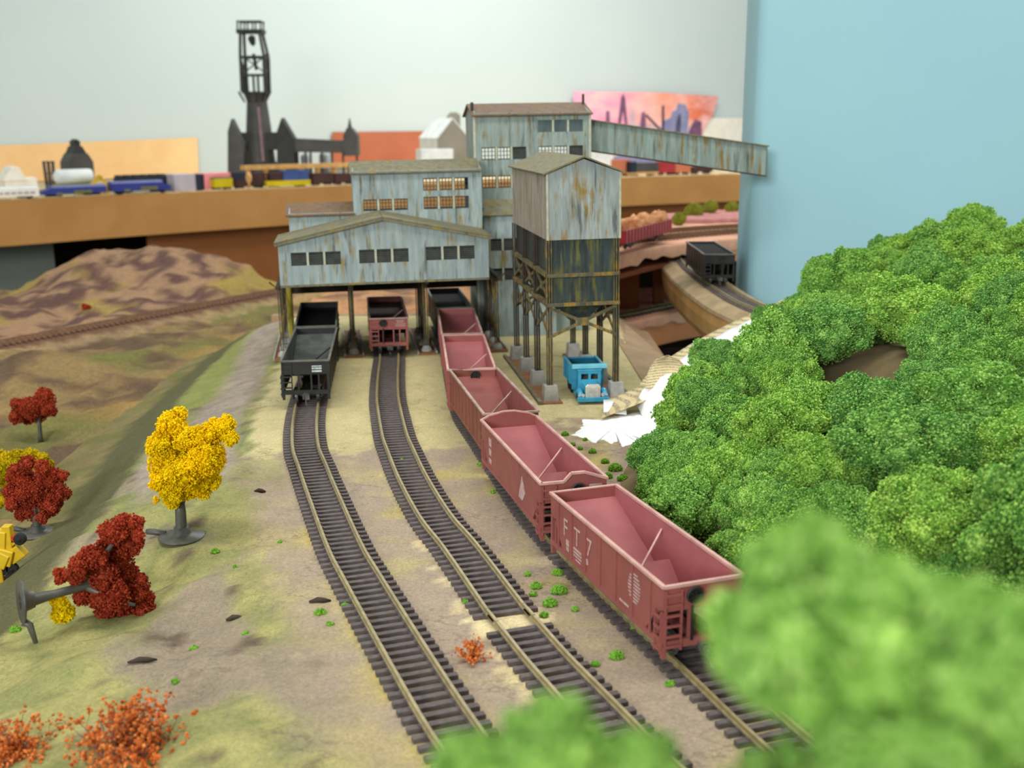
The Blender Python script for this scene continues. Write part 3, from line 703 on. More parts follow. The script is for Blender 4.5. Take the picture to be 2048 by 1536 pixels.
# middle house over the tracks
mv, mb_ = 25.2, 32.0
mh = [(-7.45, -3.0, 15.2, 16.4), (-7.45, -3.0, 13.4, 14.6), (-13.3, -9.0, 13.4, 14.5)]
w = MB(); w.panel(-14.25, -1.7, 7.4, 17.2, mh, 'y', mv, T); w.panel(-14.25, -1.7, 7.4, 17.2, [(-13.5, -2.6, 13.1, 16.7)], 'y', mb_, T)
for x in (-14.25, -1.84):
    w.panel(mv + T, mb_, 7.4, 17.2, [], 'x', x, T); w.prism([(mv, 17.2), (mb_ + T, 17.2), ((mv + mb_) / 2, 18.0)], x, x + T, 'x')
w.build('middle_wall', MT['siding'], BR)
rf = MB(); rd = (mv + mb_) / 2
rf.quadslab((-14.5, mv - .3, 17.05), (-1.7, mv - .3, 17.05), (-1.7, rd, 18.1), (-14.5, rd, 18.1), .14); rf.quadslab((-1.7, mb_ + .4, 17.05), (-14.5, mb_ + .4, 17.05), (-14.5, rd, 18.1), (-1.7, rd, 18.1), .14)
rf.build('middle_roof', MT['roof'], BR)
for h in mh: window(BR, *h, mv, 3)
# left annex
w = MB(); w.panel(-20.5, -14.25, 7.4, 13.35, [], 'y', 25.2, T); w.panel(25.34, 31, 7.4, 13.35, [], 'x', -20.5, T); w.prism([(25.2, 13.35), (31, 13.35), (28.1, 14.15)], -20.5, -20.36, 'x'); w.build('annex_wall', MT['siding'], BR)
rf = MB(); rf.quadslab((-20.8, 24.9, 13.2), (-14.2, 24.9, 13.2), (-14.2, 28.1, 14.2), (-20.8, 28.1, 14.2), .14); rf.quadslab((-14.2, 31.3, 13.2), (-20.8, 31.3, 13.2), (-20.8, 28.1, 14.2), (-14.2, 28.1, 14.2), .14); rf.build('annex_roof', MT['roof_rust'], BR)
# the wide front shed
sv, sb, s0, s1, sw0, sw1, swr, sr = 17.5, 25.3, -21.3, -2.2, 7.35, 11.3, 13.2, -11.85
sh = [(-20.2, -15.75, 9.25, 10.45), (-14.1, -9.6, 9.25, 10.5), (-8.0, -3.5, 9.3, 10.55)]
w = MB(); w.panel(s0, s1, sw0, sw1, sh, 'y', sv, T); w.prism([(s0, sw1), (s1, sw1), (sr, swr)], sv, sv + T, 'y')
w.panel(sv + T, sb, sw0, sw1, [], 'x', s0, T); w.panel(sv + T, sb, sw0, sw1, [], 'x', s1 - T, T); w.panel(s0, s1, sw0, sw1, [], 'y', sb - T, T); w.prism([(s0, sw1), (s1, sw1), (sr, swr)], sb - T, sb, 'y')
w.build('shed_wall', MT['siding'], BR)
fl_ = MB()
fl_.bx(s0 + .2, s1 - .2, sv + .2, 33, sw0, sw0 + .15); fl_.bx(s0 + .1, -1.4, 32.2, 32.4, 4.6, sw0)
fl_.build('shed_light_block', MT['steel_dark'], BR)  # slab extended back under the middle house to block light from above
rf = MB()
rf.quadslab((s0 - .3, sv - .3, sw1 - .02), (sr, sv - .3, swr + .14), (sr, sb, swr + .14), (s0 - .3, sb, sw1 - .02), -.13)
rf.quadslab((sr, sv - .3, swr + .14), (s1 + .3, sv - .3, sw1 - .02), (s1 + .3, sb, sw1 - .02), (sr, sb, swr + .14), -.13)
rf.build('shed_roof', MT['roof'], BR)
fa = MB()
for p, q in (((s0 - .3, sw1 - .1), (sr, swr + .04)), ((sr, swr + .04), (s1 + .3, sw1 - .1))): fa.bar((p[0], sv - .25, p[1]), (q[0], sv - .25, q[1]), .1, .26)
fa.bar((s0, sv - .02, sw0 + .08), (s1, sv - .02, sw0 + .08), .1, .2)
fa.build('fascia_board', MT['roof'], BR)
for h in sh: window(BR, *h, sv, 3, 'louver')
# posts, pads and braces
def hbeam(b, p, q, w_=.42):
    p, q = Vector(p), Vector(q)
    b.bar(p, q, .1, w_, up=(0, 1, 0)); o = Vector((w_ / 2, 0, 0))
    b.bar(p + o, q + o, .08, w_, up=(0, 1, 0)); b.bar(p - o, q - o, .08, w_, up=(0, 1, 0))
for u in (-21.6, -15.0, -8.0, -1.1):
    pad = MB(); zg = u * math.tan(R(.8)) * -1 - .2
    pad.bx(u - .85, u + .85, 19.9, 33.5, zg - .1, zg + .22); pad.build('pad', MT['rustpad'], BR)
    cu = MB(); cu.bx(u - .95, u - .8, 20.0, 33.4, zg, zg + .34); cu.bx(u + .8, u + .95, 20.0, 33.4, zg, zg + .34); cu.build('curb', MT['concrete'], BR)
    for v in (21.0, 24.2, 27.6, 31.0):
        b = MB(); vt = v
        hbeam(b, (u, v, zg + .2), (u, vt, sw0 + .05), .36)
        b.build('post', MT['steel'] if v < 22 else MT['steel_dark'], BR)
        q = MB(); q.lathe([(.55, zg + .2), (.5, zg + .45), (.28, zg + .75), (0, zg + .78)], 10, (u, v)); q.build('post_base', MT['concrete'], BR)
    br = MB()
    br.bar((u, 21, 6.6), (u + .9, 21, 7.4), .1, .16); br.bar((u, 21, 6.6), (u - .9, 21, 7.4), .1, .16)
    for a, c in ((21, 24.2), (24.2, 27.6), (27.6, 31)):
        br.bar((u, a, 1.2), (u, c, 6.8), .12, .16); br.bar((u, c, 1.2), (u, a, 6.8), .12, .16)
    br.build('brace', MT['steel'], BR)
    bm = MB(); bm.bar((u, sv + .3, sw0 - .12), (u, 33, sw0 - .12), .36, .26); bm.build('beam', MT['steel_dark'], BR)
yw = MB(); yw.panel(27.2, 30.6, -.1, 7.3, [], 'x', -21.0, .14); yw.panel(-21.3, -20.9, -.1, 7.3, [], 'y', 27.2, .14); yw.build('pier_panel', pm('weathered yellow green siding', (172, 156, 40), (150, 140, 60), 1, .8, stretch=(1, 1, .3)), BR)  # wall segment in weathered yellow-green

# loading bin
BN = thing('loading_bin', 'narrow rust streaked storage bin on tall legs beside the breaker, above the blue truck', 'bin tower', MO, MRZ, None, 0, MRY)
W0, W1_, WR, D = 12.6, 17.65, 18.7, 16.6
for e_ in (-.1, D - T):
    w = MB(); w.panel(0, 5.75, W0, W1_, [], 'y', e_, T); w.prism([(0, W1_), (5.75, W1_), (2.88, WR)], e_, e_ + T, 'y'); w.build('gable_wall', MT['siding3'], BN)
w = MB(); w.panel(-.1 + T, D - T, W0, W1_, [], 'x', 0, T); w.panel(-.1 + T, D - T, W0, W1_, [], 'x', 5.75 - T, T); w.bx(.1, 5.6, 0, D - .1, W0, W0 + .1); w.build('side_wall', MT['siding_brown'], BN)
rf = MB(); rf.quadslab((-.3, -.35, W1_ - .08), (2.88, -.35, WR + .12), (2.88, D + .3, WR + .12), (-.3, D + .3, W1_ - .08), -.12); rf.quadslab((2.88, -.35, WR + .12), (6.05, -.35, W1_ - .08), (6.05, D + .3, W1_ - .08), (2.88, D + .3, WR + .12), -.12); rf.build('roof', MT['roof'], BN)
cb = MB()
for x in (.02, 5.73): cb.bar((x, -.13, W0), (x, -.13, W1_), .16, .08, up=(0, 1, 0))
for x, y in ((.02, .4), (.02, 16.2)): pass
cb.build('corner_board', MT['mullion'], BN)
vs = (0.15, 5.6, 11.1, 16.4)
for z0, z1 in ((9.95, W0), (7.7, 9.75)):
    b = MB(); b.panel(.2, 5.45, z0, z1, [], 'y', .12, .1); b.build('front_plate', MT['bin_plate'], BN)
    b = MB(); b.panel(.3, 16.3, z0, z1, [], 'x', .35 if z0 > 9 else .9, .1); b.panel(.3, 16.3, z0, z1, [], 'x', 5.3 if z0 > 9 else 4.8, .1); b.panel(.35, 5.3, z0, z1, [], 'y', 16.3, .1); b.build('side_plate', MT['louver'], BN)
ch = MB()
for c in (2.9, 8.4, 13.8):
    t0 = [(.9, c - 2.5), (4.8, c - 2.5), (4.8, c + 2.5), (.9, c + 2.5)]; b0 = [(2.2, c - .8), (3.6, c - .8), (3.6, c + .8), (2.2, c + .8)]
    ch.add([(x, y, 7.7) for x, y in t0] + [(x, y, 5.9) for x, y in b0], [(0, 1, 5, 4), (1, 2, 6, 5), (2, 3, 7, 6), (3, 0, 4, 7), (4, 5, 6, 7)])
ch.build('chute', MT['bin_plate'], BN)
for x in (.12, 5.5):
    for v in vs:
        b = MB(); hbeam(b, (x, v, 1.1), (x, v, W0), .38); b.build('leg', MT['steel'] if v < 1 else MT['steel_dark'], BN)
        f = MB(); f.add([(x - .62, v - .62, -.25), (x + .62, v - .62, -.25), (x + .62, v + .62, -.25), (x - .62, v + .62, -.25), (x - .5, v - .5, 1.12), (x + .5, v - .5, 1.12), (x + .5, v + .5, 1.12), (x - .5, v + .5, 1.12)], [(3, 2, 1, 0), (4, 5, 6, 7), (0, 1, 5, 4), (1, 2, 6, 5), (2, 3, 7, 6), (3, 0, 4, 7)]); f.build('footing', MT['concrete'], BN)
    p = MB(); p.bx(x - .8, x + .8, -1.0, 17.5, -.25, -.08); p.build('pad', MT['rustpad'], BN)
    p = MB(); e = -1 if x < 1 else 1; p.bx(x + e * .85, x + e * 1.15, -1.1, 17.6, -.25, .1); p.build('curb', MT['plank'], BN)
for z in (9.85, 7.55):
    b = MB()
    b.bar((-.1, 0, z), (5.7, 0, z), .42, .26); b.bar((-.1, 16.5, z), (5.7, 16.5, z), .4, .26); b.build('cross_beam', MT['steel'], BN)
    for x in (.05, 5.56):
        b = MB(); b.bar((x, -.1, z), (x, 16.6, z), .42, .26); b.build('side_beam', MT['steel'], BN)
def xbrace(pts, name='x_brace'):
    (a, b, c, d), ax = pts; q = MB()
    q.bar(a, c, .12, .24); q.bar(b, d, .12, .24); m = (Vector(a) + Vector(b) + Vector(c) + Vector(d)) / 4
    q.box(m, (.9, .16, .62) if ax == 'y' else (.16, .9, .62)); q.build(name, MT['steel'], BN)
xbrace((((.15, 0, 5.0), (5.45, 0, 5.0), (5.45, 0, 7.3), (.15, 0, 7.3)), 'y')); xbrace((((.15, 16.4, 5.0), (5.45, 16.4, 5.0), (5.45, 16.4, 7.3), (.15, 16.4, 7.3)), 'y'))
for x in (.1, 5.5):
    for i in range(3):
        a, c = vs[i] + .1, vs[i + 1] - .1
        xbrace((((x, a, 5.0), (x, c, 5.0), (x, c, 7.3), (x, a, 7.3)), 'x')); xbrace((((x, a, 7.9), (x, c, 7.9), (x, c, 9.6), (x, a, 9.6)), 'x'))
# conveyor
CV = thing('conveyor_gallery', 'long sloping enclosed conveyor from the tower to the blue backdrop', 'conveyor', MO, MRZ, None, 0, MRY)
b = MB(); u0, u1 = 10.35, 30.5; za, zb = 21.65, 18.45; h = 3.05
for v in (32.2, 35.2): b.quadslab((u0, v, za - h), (u1, v, zb - h), (u1, v, zb), (u0, v, za), .12)
b.quadslab((u1, 32.2, zb - h), (u1, 35.2, zb - h), (u1, 35.2, zb), (u1, 32.2, zb), .1)
b.build('side_wall', MT['conv'], CV)
b = MB(); b.quadslab((u0, 31.95, za), (u1 + .1, 31.95, zb), (u1 + .1, 35.45, zb), (u0, 35.45, za), -.14); b.build('roof', MT['roof'], CV)
b = MB(); b.quadslab((u0, 32.1, za - h), (u1, 32.1, zb - h), (u1, 35.2, zb - h), (u0, 35.2, za - h), .12); b.build('floor_slab', MT['steel_dark'], CV)

# blue dump truck under the bin
TK = thing('dump_truck', 'bright blue toy dump truck with chrome radiator parked under the bin', 'truck', tuple(PG(1183, 804, -.2) * 1), R(6))
def tkb(name, mat, f, parent=TK, **k): b = MB(); f(b); return b.build(name, MT[mat], parent, **k)
def f_bed(b):
    for sx in (-1, 1): b.prism([(2.15, 1.0), (5.6, 1.0), (5.75, 2.55), (2.0, 2.55)], sx * 1.3 - .06, sx * 1.3 + .06, 'x')
    b.bx(-1.3, 1.3, 2.1, 5.6, .95, 1.08); b.quadslab((-1.3, 2.15, 1.0), (1.3, 2.15, 1.0), (1.3, 2.0, 2.6), (-1.3, 2.0, 2.6), .1); b.quadslab((1.3, 5.6, 1.0), (-1.3, 5.6, 1.0), (-1.3, 5.75, 2.5), (1.3, 5.75, 2.5), .1)
    for sx in (-1, 1):
        for y in (2.5, 3.5, 4.5, 5.3): b.box((sx * 1.4, y, 1.75), (.12, .16, 1.5))
bed = tkb('dump_bed', 'truck_blue', f_bed, bevel=.03)
def f_lip(b): b.quadslab((-1.4, 2.1, 2.55), (1.4, 2.1, 2.55), (1.4, 1.05, 2.72), (-1.4, 1.05, 2.72), .14); b.bx(-1.42, 1.42, 1.0, 1.12, 2.5, 2.78); [b.bx(sx * 1.3 - .1, sx * 1.3 + .1, 2.0, 5.8, 2.5, 2.62) for sx in (-1, 1)]
tkb('cab_guard', 'truck_light', f_lip, bed, bevel=.02)
tkb('bed_floor', 'truck_dark', lambda b: (b.bx(-1.22, 1.22, 2.2, 5.5, 1.08, 1.14), [b.bx(sx * 1.22 - .02, sx * 1.22 + .02, 2.2, 5.6, 1.1, 2.45) for sx in (-1, 1)], b.bx(-1.2, 1.2, 5.5, 5.54, 1.1, 2.4)), bed)
def f_cab(b):
    b.panel(-.92, .92, .6, 2.35, [(-.68, -.1, 1.62, 2.08), (.1, .68, 1.62, 2.08)], 'y', 1.0, .12)
    for sx in (-1, 1): b.panel(1.12, 1.95, .6, 2.35, [(1.3, 1.75, 1.55, 2.1)], 'x', sx * .86 - .06, .12)
    b.panel(-.92, .92, .6, 2.35, [(-.55, .55, 1.62, 2.08)], 'y', 1.85, .1); b.bx(-.98, .98, .94, 2.0, 2.3, 2.45)
tkb('cab', 'truck_blue', f_cab, bevel=.03)
tkb('seat', 'amber', lambda b: (b.bx(-.75, .75, 1.3, 1.8, .7, 1.3), b.bx(-.75, .75, 1.6, 1.82, 1.3, 1.75)))
tkb('hood', 'truck_blue', lambda b: (b.prism([(-.62, .55), (.62, .55), (.62, 1.35), (.45, 1.52), (-.45, 1.52), (-.62, 1.35)], -.5, 1.05, 'y'), [b.box((sx * .64, .1 + .2 * k, 1.0), (.05, .1, .5)) for sx in (-1, 1) for k in range(4)]), bevel=.03)
def f_gr(b): b.prism([(-.6, .45), (.6, .45), (.6, 1.4), (.45, 1.58), (-.45, 1.58), (-.6, 1.4)], -.66, -.5, 'y'); [b.box((x, -.68, .95), (.05, .05, .9)) for x in np.linspace(-.45, .45, 9)]
tkb('radiator', 'chrome', f_gr, bevel=.02)
for sx in (-1, 1):
    fd = tkb('fender', 'truck_blue', lambda b: (b.tube([(sx * .98, -.62, .42), (sx * .98, -.45, .78), (sx * .98, -.1, .92), (sx * .98, .3, .86), (sx * .98, .62, .62), (sx * .98, .9, .45), (sx * .98, 1.8, .42)], .24, 10)), smooth=True)
    for k in (0, 1): tkb('headlight', 'chrome', lambda b: b.cyl((sx * (.78 + .26 * k), -.72, .72), (sx * (.78 + .26 * k), -.5, .72), .13, 12))
tkb('bumper', 'truck_blue', lambda b: b.bx(-1.3, 1.3, -.92, -.72, .22, .58), bevel=.05)
tkb('tank', 'truck_blue', lambda b: [b.bx(sx * 1.05 - .2, sx * 1.05 + .2, 1.9, 2.3, .6, 2.3) for sx in (-1, 1)])
tkb('chassis', 'underframe', lambda b: b.bx(-.6, .6, -.6, 5.4, .42, .95))
for y, dbl in ((.05, 0), (3.4, 1), (4.6, 1)):
    for sx in (-1, 1):
        tkb('wheel', 'tyre', lambda b: b.tube([(sx * (.72 - .2 * dbl), y, .5), (sx * (.78 - .2 * dbl), y, .5), (sx * 1.1, y, .5), (sx * 1.16, y, .5)], [.38, .5, .5, .38], 20))

# ------------------------------------------------------------------ the room behind: wall, shelf, fascia
WK, WC = .635, 442.3                                               # back wall: Y = WC + WK * X
def WP(x, y, off=0.0):
    d = ray(x, y); t = (WC - off - EYE.y + WK * EYE.x) / (d.y - WK * d.x); return EYE + d * t
wn = Vector((WK, -1, 0)).normalized()
def wall_slab(mb, pts, off, t):                                    # polygon on the wall plane, thickened into the room
    P = [WP(x, y, off) for x, y in pts]; P = [Vector((p.x, p.y, max(p.z, 5.05))) for p in P]; Q = [p + wn * t for p in P]; n = len(P)
    mb.add(P + Q, [tuple(range(n)), tuple(range(2 * n - 1, n - 1, -1))] + [(i, (i + 1) % n, (i + 1) % n + n, i + n) for i in range(n)])
b = MB(); x0, x1 = -330, 190
b.quadslab((x0, WC + WK * x0, -90), (x1, WC + WK * x1, -90), (x1, WC + WK * x1, 170), (x0, WC + WK * x0, 170), 4)
tag(b.build('wall_back', MT['wall']), None, None, None, 'structure')
b = MB(); b.bx(-340, 200, -120, 580, -94, -90); tag(b.build('floor', MT['floor']), None, None, None, 'structure')
FE = [(-230, 172), (-190, 204), (-150, 234), (-118, 256.5), (-100, 273), (-83, 287), (-63, 302.5), (-46, 316), (-10, 336), (35.5, 357.5), (82, 380), (135, 404)]
fxs, fys = [p[0] for p in FE], [p[1] for p in FE]
def fey(x): return float(np.interp(x, fxs, fys))
fe = catmull([(x, y, 0) for x, y in FE], 4)
b = MB(); top = [p + Vector((-.04, .08, 0)) for p in fe]
n = len(top); back = [Vector((p.x - 40, WC + WK * (p.x - 40) - .5, 0)) for p in top]
vs = [(p.x, p.y, 5) for p in top] + [(p.x, p.y, 5) for p in back] + [(p.x, p.y, 3.6) for p in top] + [(p.x, p.y, 3.6) for p in back]
fs = []
for i in range(n - 1): fs += [(i, i + 1, n + i + 1, n + i), (3 * n + i, 3 * n + i + 1, 2 * n + i + 1, 2 * n + i)]
b.add(vs, fs); tag(b.build('shelf_top', MT['shelftop'], smooth=False), 'sandy scenery shelf along the white wall carrying trains and the blast furnace', 'shelf')
b = MB()
for i, (p, d, r) in enumerate(frames(fe)): pass
sweep(b, fe, [(0, 5.05), (0, -5.3), (.7, -5.3), (.7, 5.05)]); b.v = [(x, y, z if z > 0 else float(np.interp(x, [-120, 45], [-5.45, -4.0]))) for x, y, z in b.v]; tag(b.build('fascia_panel', MT['fascia']), 'long curved tan brown fascia board along the front edge of the wall shelf', 'fascia board')
rg = MB(); rnd = random.Random(5)
for p, d, r in frames(resample(fe, 3)):                            # ragged scenery edge overlapping the fascia
    if rnd.random() < .6: rg.box((p.x - r.x * .2, p.y - r.y * .9, 5.25), (1.2, 3.4, .24), rz=math.atan2(-d.x, d.y))
rg.build('scenery_edge', MT['shelftop'], bpy.data.objects['shelf_top'])['kind'] = 'stuff'
def offset(path, o): return [p - r * o for p, d, r in frames(path)]
sk = [p for p in offset(fe, 9)]
b = MB(); sweep(b, [p for p in sk if p.x > -98], [(0, 3.5), (0, -90), (.8, -90), (.8, 3.5)]); tag(b.build('trim_2', MT['skirt']), None, None, None, 'structure')
b = MB(); a0, a1 = Vector((-195, 214, 0)), Vector((-115.5, 277, 0)); b.quadslab((a0.x, a0.y, -90), (a1.x, a1.y, -90), (a1.x, a1.y, -1), (a0.x, a0.y, -1), 30)
tag(b.build('cabinet', MT['cabinet']), 'plain grey cabinet standing under the left end of the wall shelf', 'cabinet')
b = MB(); b.quadslab((-135, 295, -90), (-85, 330, -90), (-85, 330, 3), (-135, 295, 3), -1); tag(b.build('shade_panel_shelf', MT['recess_shade']), None, None, None, 'structure')  # dark panel added so the gap under the shelf reads as shade

# boards leaning on the wall
def board(name, label, cat, pts, mat, off=1.0, t=.5):
    b = MB(); wall_slab(b, pts, off, t); o = b.build(name, MT[mat]); return tag(o, label, cat)
board('peach_board', 'long peach coloured board standing on the shelf against the wall at far left', 'board', [(-60, 293), (394, 275), (397, 351), (-60, 372)], 'peachboard')
board('terracotta_board', 'terracotta red board standing against the wall behind the furnace yard', 'board', [(664, 264), (873, 262), (876, 322), (664, 336)], 'redboard')
board('white_board', 'blank cream white board against the wall beside the colourful mill picture', 'board', [(1404, 236), (1530, 236), (1530, 342), (1404, 340)], 'whiteish', 2.0)
po = thing('mill_picture', 'pink and orange sunset picture of a steel mill hung on the white wall', 'picture', tuple(WP(1280, 335, 3)), math.atan2(WK, 1))
def wl(x, y, off): return po_inv @ WP(x, y, off)
po_inv = Matrix.Translation(Vector(po.location) / S) @ Matrix.Rotation(po.rotation_euler.z, 4, 'Z'); po_inv = po_inv.inverted()
zlo = 5.1 - po.location.z / S
def pslab(name, pts, off, t, mat, parent=po):
    b = MB(); P = [wl(x, y, off) for x, y in pts]; P = [Vector((p.x, p.y, max(p.z, zlo))) for p in P]; m = len(P); Q = [p + Vector((0, -t, 0)) for p in P]
    b.add(P + Q, [tuple(range(m)), tuple(range(2 * m - 1, m - 1, -1))] + [(i, (i + 1) % m, (i + 1) % m + m, i + m) for i in range(m)])
    return b.build(name, MT[mat], parent)
pslab('sheet', [(1147, 183), (1300, 184), (1436, 193), (1424, 232), (1404, 262), (1404, 338), (1147, 338)], 3, .5, 'poster_sky')
pr = pslab('printed_ground', [(1150, 262), (1180, 250), (1240, 254), (1290, 246), (1340, 256), (1403, 250), (1403, 336), (1150, 336)], 3.52, .12, 'printpale')
for nm, pts, mat in (('printed_derrick', [(1234, 262), (1242, 196), (1246, 186), (1250, 196), (1256, 262), (1251, 262), (1246, 222), (1239, 262)], 'mauve'), ('printed_stack', [(1211, 262), (1212, 222), (1219, 222), (1220, 262)], 'mauve'),
    ('printed_stack', [(1323, 268), (1324, 211), (1328, 211), (1329, 268)], 'printdark'), ('printed_tower', [(1279, 262), (1283, 226), (1288, 222), (1291, 230), (1292, 262)], 'mauve'),
    ('printed_shed', [(1322, 270), (1330, 240), (1341, 236), (1345, 222), (1352, 221), (1356, 207), (1370, 209), (1378, 226), (1374, 268)], 'printblue'), ('printed_door', [(1349, 268), (1354, 232), (1362, 226), (1361, 268)], 'printdark'),
    ('printed_crane', [(1291, 232), (1293, 228), (1326, 262), (1322, 264)], 'printdark'), ('printed_silo', [(1256, 262), (1258, 228), (1266, 216), (1270, 228), (1271, 262)], 'printpale'), ('printed_yard', [(1376, 264), (1390, 238), (1403, 244), (1403, 300), (1376, 300)], 'mauve'),
    ('printed_pipes', [(1222, 316), (1260, 305), (1330, 308), (1403, 312), (1403, 330), (1222, 330)], 'printblue')):
    pslab(nm, pts, 3.66, .1, mat)

# things on the shelf, placed along its edge
def on_shelf(x, off):
    d = ray(x, 350); k = d.x / d.y; y = 300.0
    for _ in range(40): y = .5 * y + .5 * (fey(k * y) + off)
    return Vector((k * y, y, 5))
def shelf_thing(name, label, cat, x0, x1, off, yt, group=None):
    a, c = on_shelf(x0, off), on_shelf(x1, off); m = (a + c) / 2; L = (c - a).length
    h = PX((x0 + x1) / 2, yt, m.y).z - 5.0
    t = thing(name, label, cat, tuple(m), math.atan2(c.y - a.y, c.x - a.x), group)
    return t, L, h
def sbox(t, name, mat, *a, **k): b = MB(); b.bx(*a); return b.build(name, MT[mat], t, **k)
def wheels(t, L, d=1.5):
    b = MB()
    for x in (-L * .36, -L * .24, L * .24, L * .36):
        for y in (-d * .6, d * .6): b.cyl((x, y - .1, .55), (x, y + .1, .55), .5, 10)
    b.bx(-L * .42, -L * .18, -.6, .6, .3, .9); b.bx(L * .18, L * .42, -.6, .6, .3, .9); b.build('trucks', MT['underframe'], t)
def diesel(label, x0, x1, off, yt, flip=1):
    t, L, h = shelf_thing('diesel_locomotive', label, 'locomotive', x0, x1, off, yt, 'blue diesel locomotives')
    b = MB(); e = flip
    b.prism([(-L / 2 * e, .9), (L / 2 * e, .9), (L / 2 * e, h - .5), (-L / 2 * e + 2.2 * e, h - .5), (-L / 2 * e + 1.6 * e, h * .72), (-L / 2 * e + .2 * e, h * .6)], -1.7, 1.7, 'y'); b.build('body', MT['locoblue'], t)
    b = MB(); b.prism([(-1.7, h - .52), (1.7, h - .52), (1.2, h), (-1.2, h)], min(-L / 2 * e + 2.2 * e, L / 2 * e), max(-L / 2 * e + 2.2 * e, L / 2 * e), 'x'); b.build('roof', MT['locolight'], t)
    b = MB(); b.bx(-L * .02, L * .26, -1.75, -1.69, h * .3, h * .58); b.bx(-L * .3, -L * .2, -1.75, -1.69, h * .22, h * .42); b.build('side_stripe', MT['oliveyel'], t)
    wheels(t, L); return t
diesel('leftmost blue diesel locomotive at the front edge of the shelf', 77, 205, 2.3, 370)
diesel('second blue diesel locomotive at the shelf edge, beside the grey lilac box', 217, 336, 2.3, 361, -1)
t, L, h = shelf_thing('passenger_car', 'cream white passenger car with dark windows at the far left shelf edge', 'train car', -60, 71, 3.5, 374)
sbox(t, 'body', 'whiteish', -L / 2, L / 2, -1.6, 1.6, .7, h - .5); b = MB(); b.prism([(-1.65, h - .5), (1.65, h - .5), (.9, h), (-.9, h)], -L / 2, L / 2, 'x'); b.build('roof', MT['coolwhite'], t)
for i in range(9): sbox(t, 'window', 'lilac', -L * .44 + i * L * .1, -L * .44 + i * L * .1 + 1.1, -1.68, -1.6, h * .42, h * .62)
wheels(t, L)
t, L, h = shelf_thing('house_model', 'small cream white building model on the shelf at far left', 'model building', 2, 62, 22, 333)
sbox(t, 'wall', 'whiteish', -L / 2, L / 2, -4, 4, 0, h * .55); b = MB(); b.prism([(-L / 2 - .4, h * .55), (L * .2, h * .55), (0, h), (-L * .25, h)], -4.4, 4.4, 'y'); b.build('roof', MT['whiteish'], t); sbox(t, 'annex', 'whiteish', L * .28, L / 2 + .3, -4.6, 2, 0, h * .62)
t, L, h = shelf_thing('cupola_house', 'dark grey house model with a cupola in front of the peach board', 'model building', 131, 180, 45, 278)
b = MB(); b.prism([(-L / 2, 0), (L / 2, 0), (L / 2, h * .55), (L * .3, h * .72), (-L * .3, h * .72), (-L / 2, h * .55)], -3.5, 3.5, 'y'); b.build('body', MT['furnace'], t)
b = MB(); b.prism([(-L * .3, h * .7), (L * .3, h * .7), (L * .13, h * .86), (-L * .13, h * .86)], -3, 3, 'y'); b.bx(-L * .13, L * .13, -1.6, 1.6, h * .8, h * .94); b.prism([(-L * .16, h * .94), (L * .16, h * .94), (0, h)], -1.8, 1.8, 'y'); b.build('cupola', MT['furnace_dk'], t)
t, L, h = shelf_thing('trestle_tower', 'slim dark trestle tower standing left of the grey cupola house', 'model tower', 89, 109, 30, 322)
b = MB()
for x in (-.8, 0, .8):
    for y in (-.7, .7): b.bar((x, y, 0), (x * 1.4, y, h), .35)
for z in (h * .3, h * .6, h * .95): b.bx(-1.2, 1.2, -.9, .9, z, z + .3)
b.build('frame', MT['furnace'], t)
t, L, h = shelf_thing('tank_car', 'white tank shaped car on a green base in front of the cupola house', 'model tank', 108, 182, 18, 338)
b = MB(); r = h * .3; b.tube([(-L / 2, 0, h - r), (-L / 2 + .8, 0, h - r), (L / 2 - .5, 0, h - r), (L / 2, 0, h - r)], [r * .5, r, r, r * .9], 18); b.build('tank', MT['coolwhite'], t, smooth=True); sbox(t, 'base', 'bush', -L / 2, L / 2, -1.4, 1.4, 0, h * .42)
t, L, h = shelf_thing('yellow_crane', 'little yellow toy machine on the shelf right of the white tank', 'toy machine', 160, 212, 12, 352)
b = MB(); b.bx(-L / 2, L / 2, -1.2, 1.2, 0, h * .55); b.bar((-L * .1, 0, h * .5), (L * .25, 0, h), .8); b.bar((L * .25, 0, h), (L / 2, 0, h * .5), .6); b.build('body', MT['machine'], t)
t, L, h = shelf_thing('flat_car', 'black low car standing behind the second blue locomotive', 'train car', 230, 330, 14, 349)
sbox(t, 'body', 'navy', -L / 2, L / 2, -1.5, 1.5, .6, h - .6); b = MB()
for i in range(6): b.bx(-L / 2 + i * L / 6 + .2, -L / 2 + (i + 1) * L / 6 - .5, -1.2, 1.2, h - .6, h); 
b.build('load', MT['furnace_dk'], t); wheels(t, L)
t, L, h = shelf_thing('lilac_box', 'plain lilac grey box right behind the second blue locomotive', 'box', 338, 381, 10, 348); sbox(t, 'carton', 'lilac', -L / 2, L / 2, -3, 3, 0, h, bevel=.1)
t, L, h = shelf_thing('navy_box', 'dark navy box between the lilac box and the pink box', 'box', 381, 401, 10, 348); sbox(t, 'carton', 'navy', -L / 2, L / 2, -3, 3, 0, h, bevel=.1)
t, L, h = shelf_thing('pink_box', 'pink box behind the short yellow car on the shelf', 'box', 401, 462, 9, 346); sbox(t, 'carton', 'pinkbox', -L / 2, L / 2, 0, 3, 0, h, bevel=.1); sbox(t, 'end_flap', 'pinkbox', -L / 2, -L / 2 + 2.6, -2.4, 0, 0, h)
t, L, h = shelf_thing('yellow_car', 'short yellow freight car standing before the pink box', 'train car', 423, 460, 4.5, 354); sbox(t, 'body', 'yel', -L / 2, L / 2, -1.5, 1.5, .8, h - .4); sbox(t, 'roof', 'oliveyel', -L / 2, L / 2, -1.3, 1.3, h - .4, h); wheels(t, L)
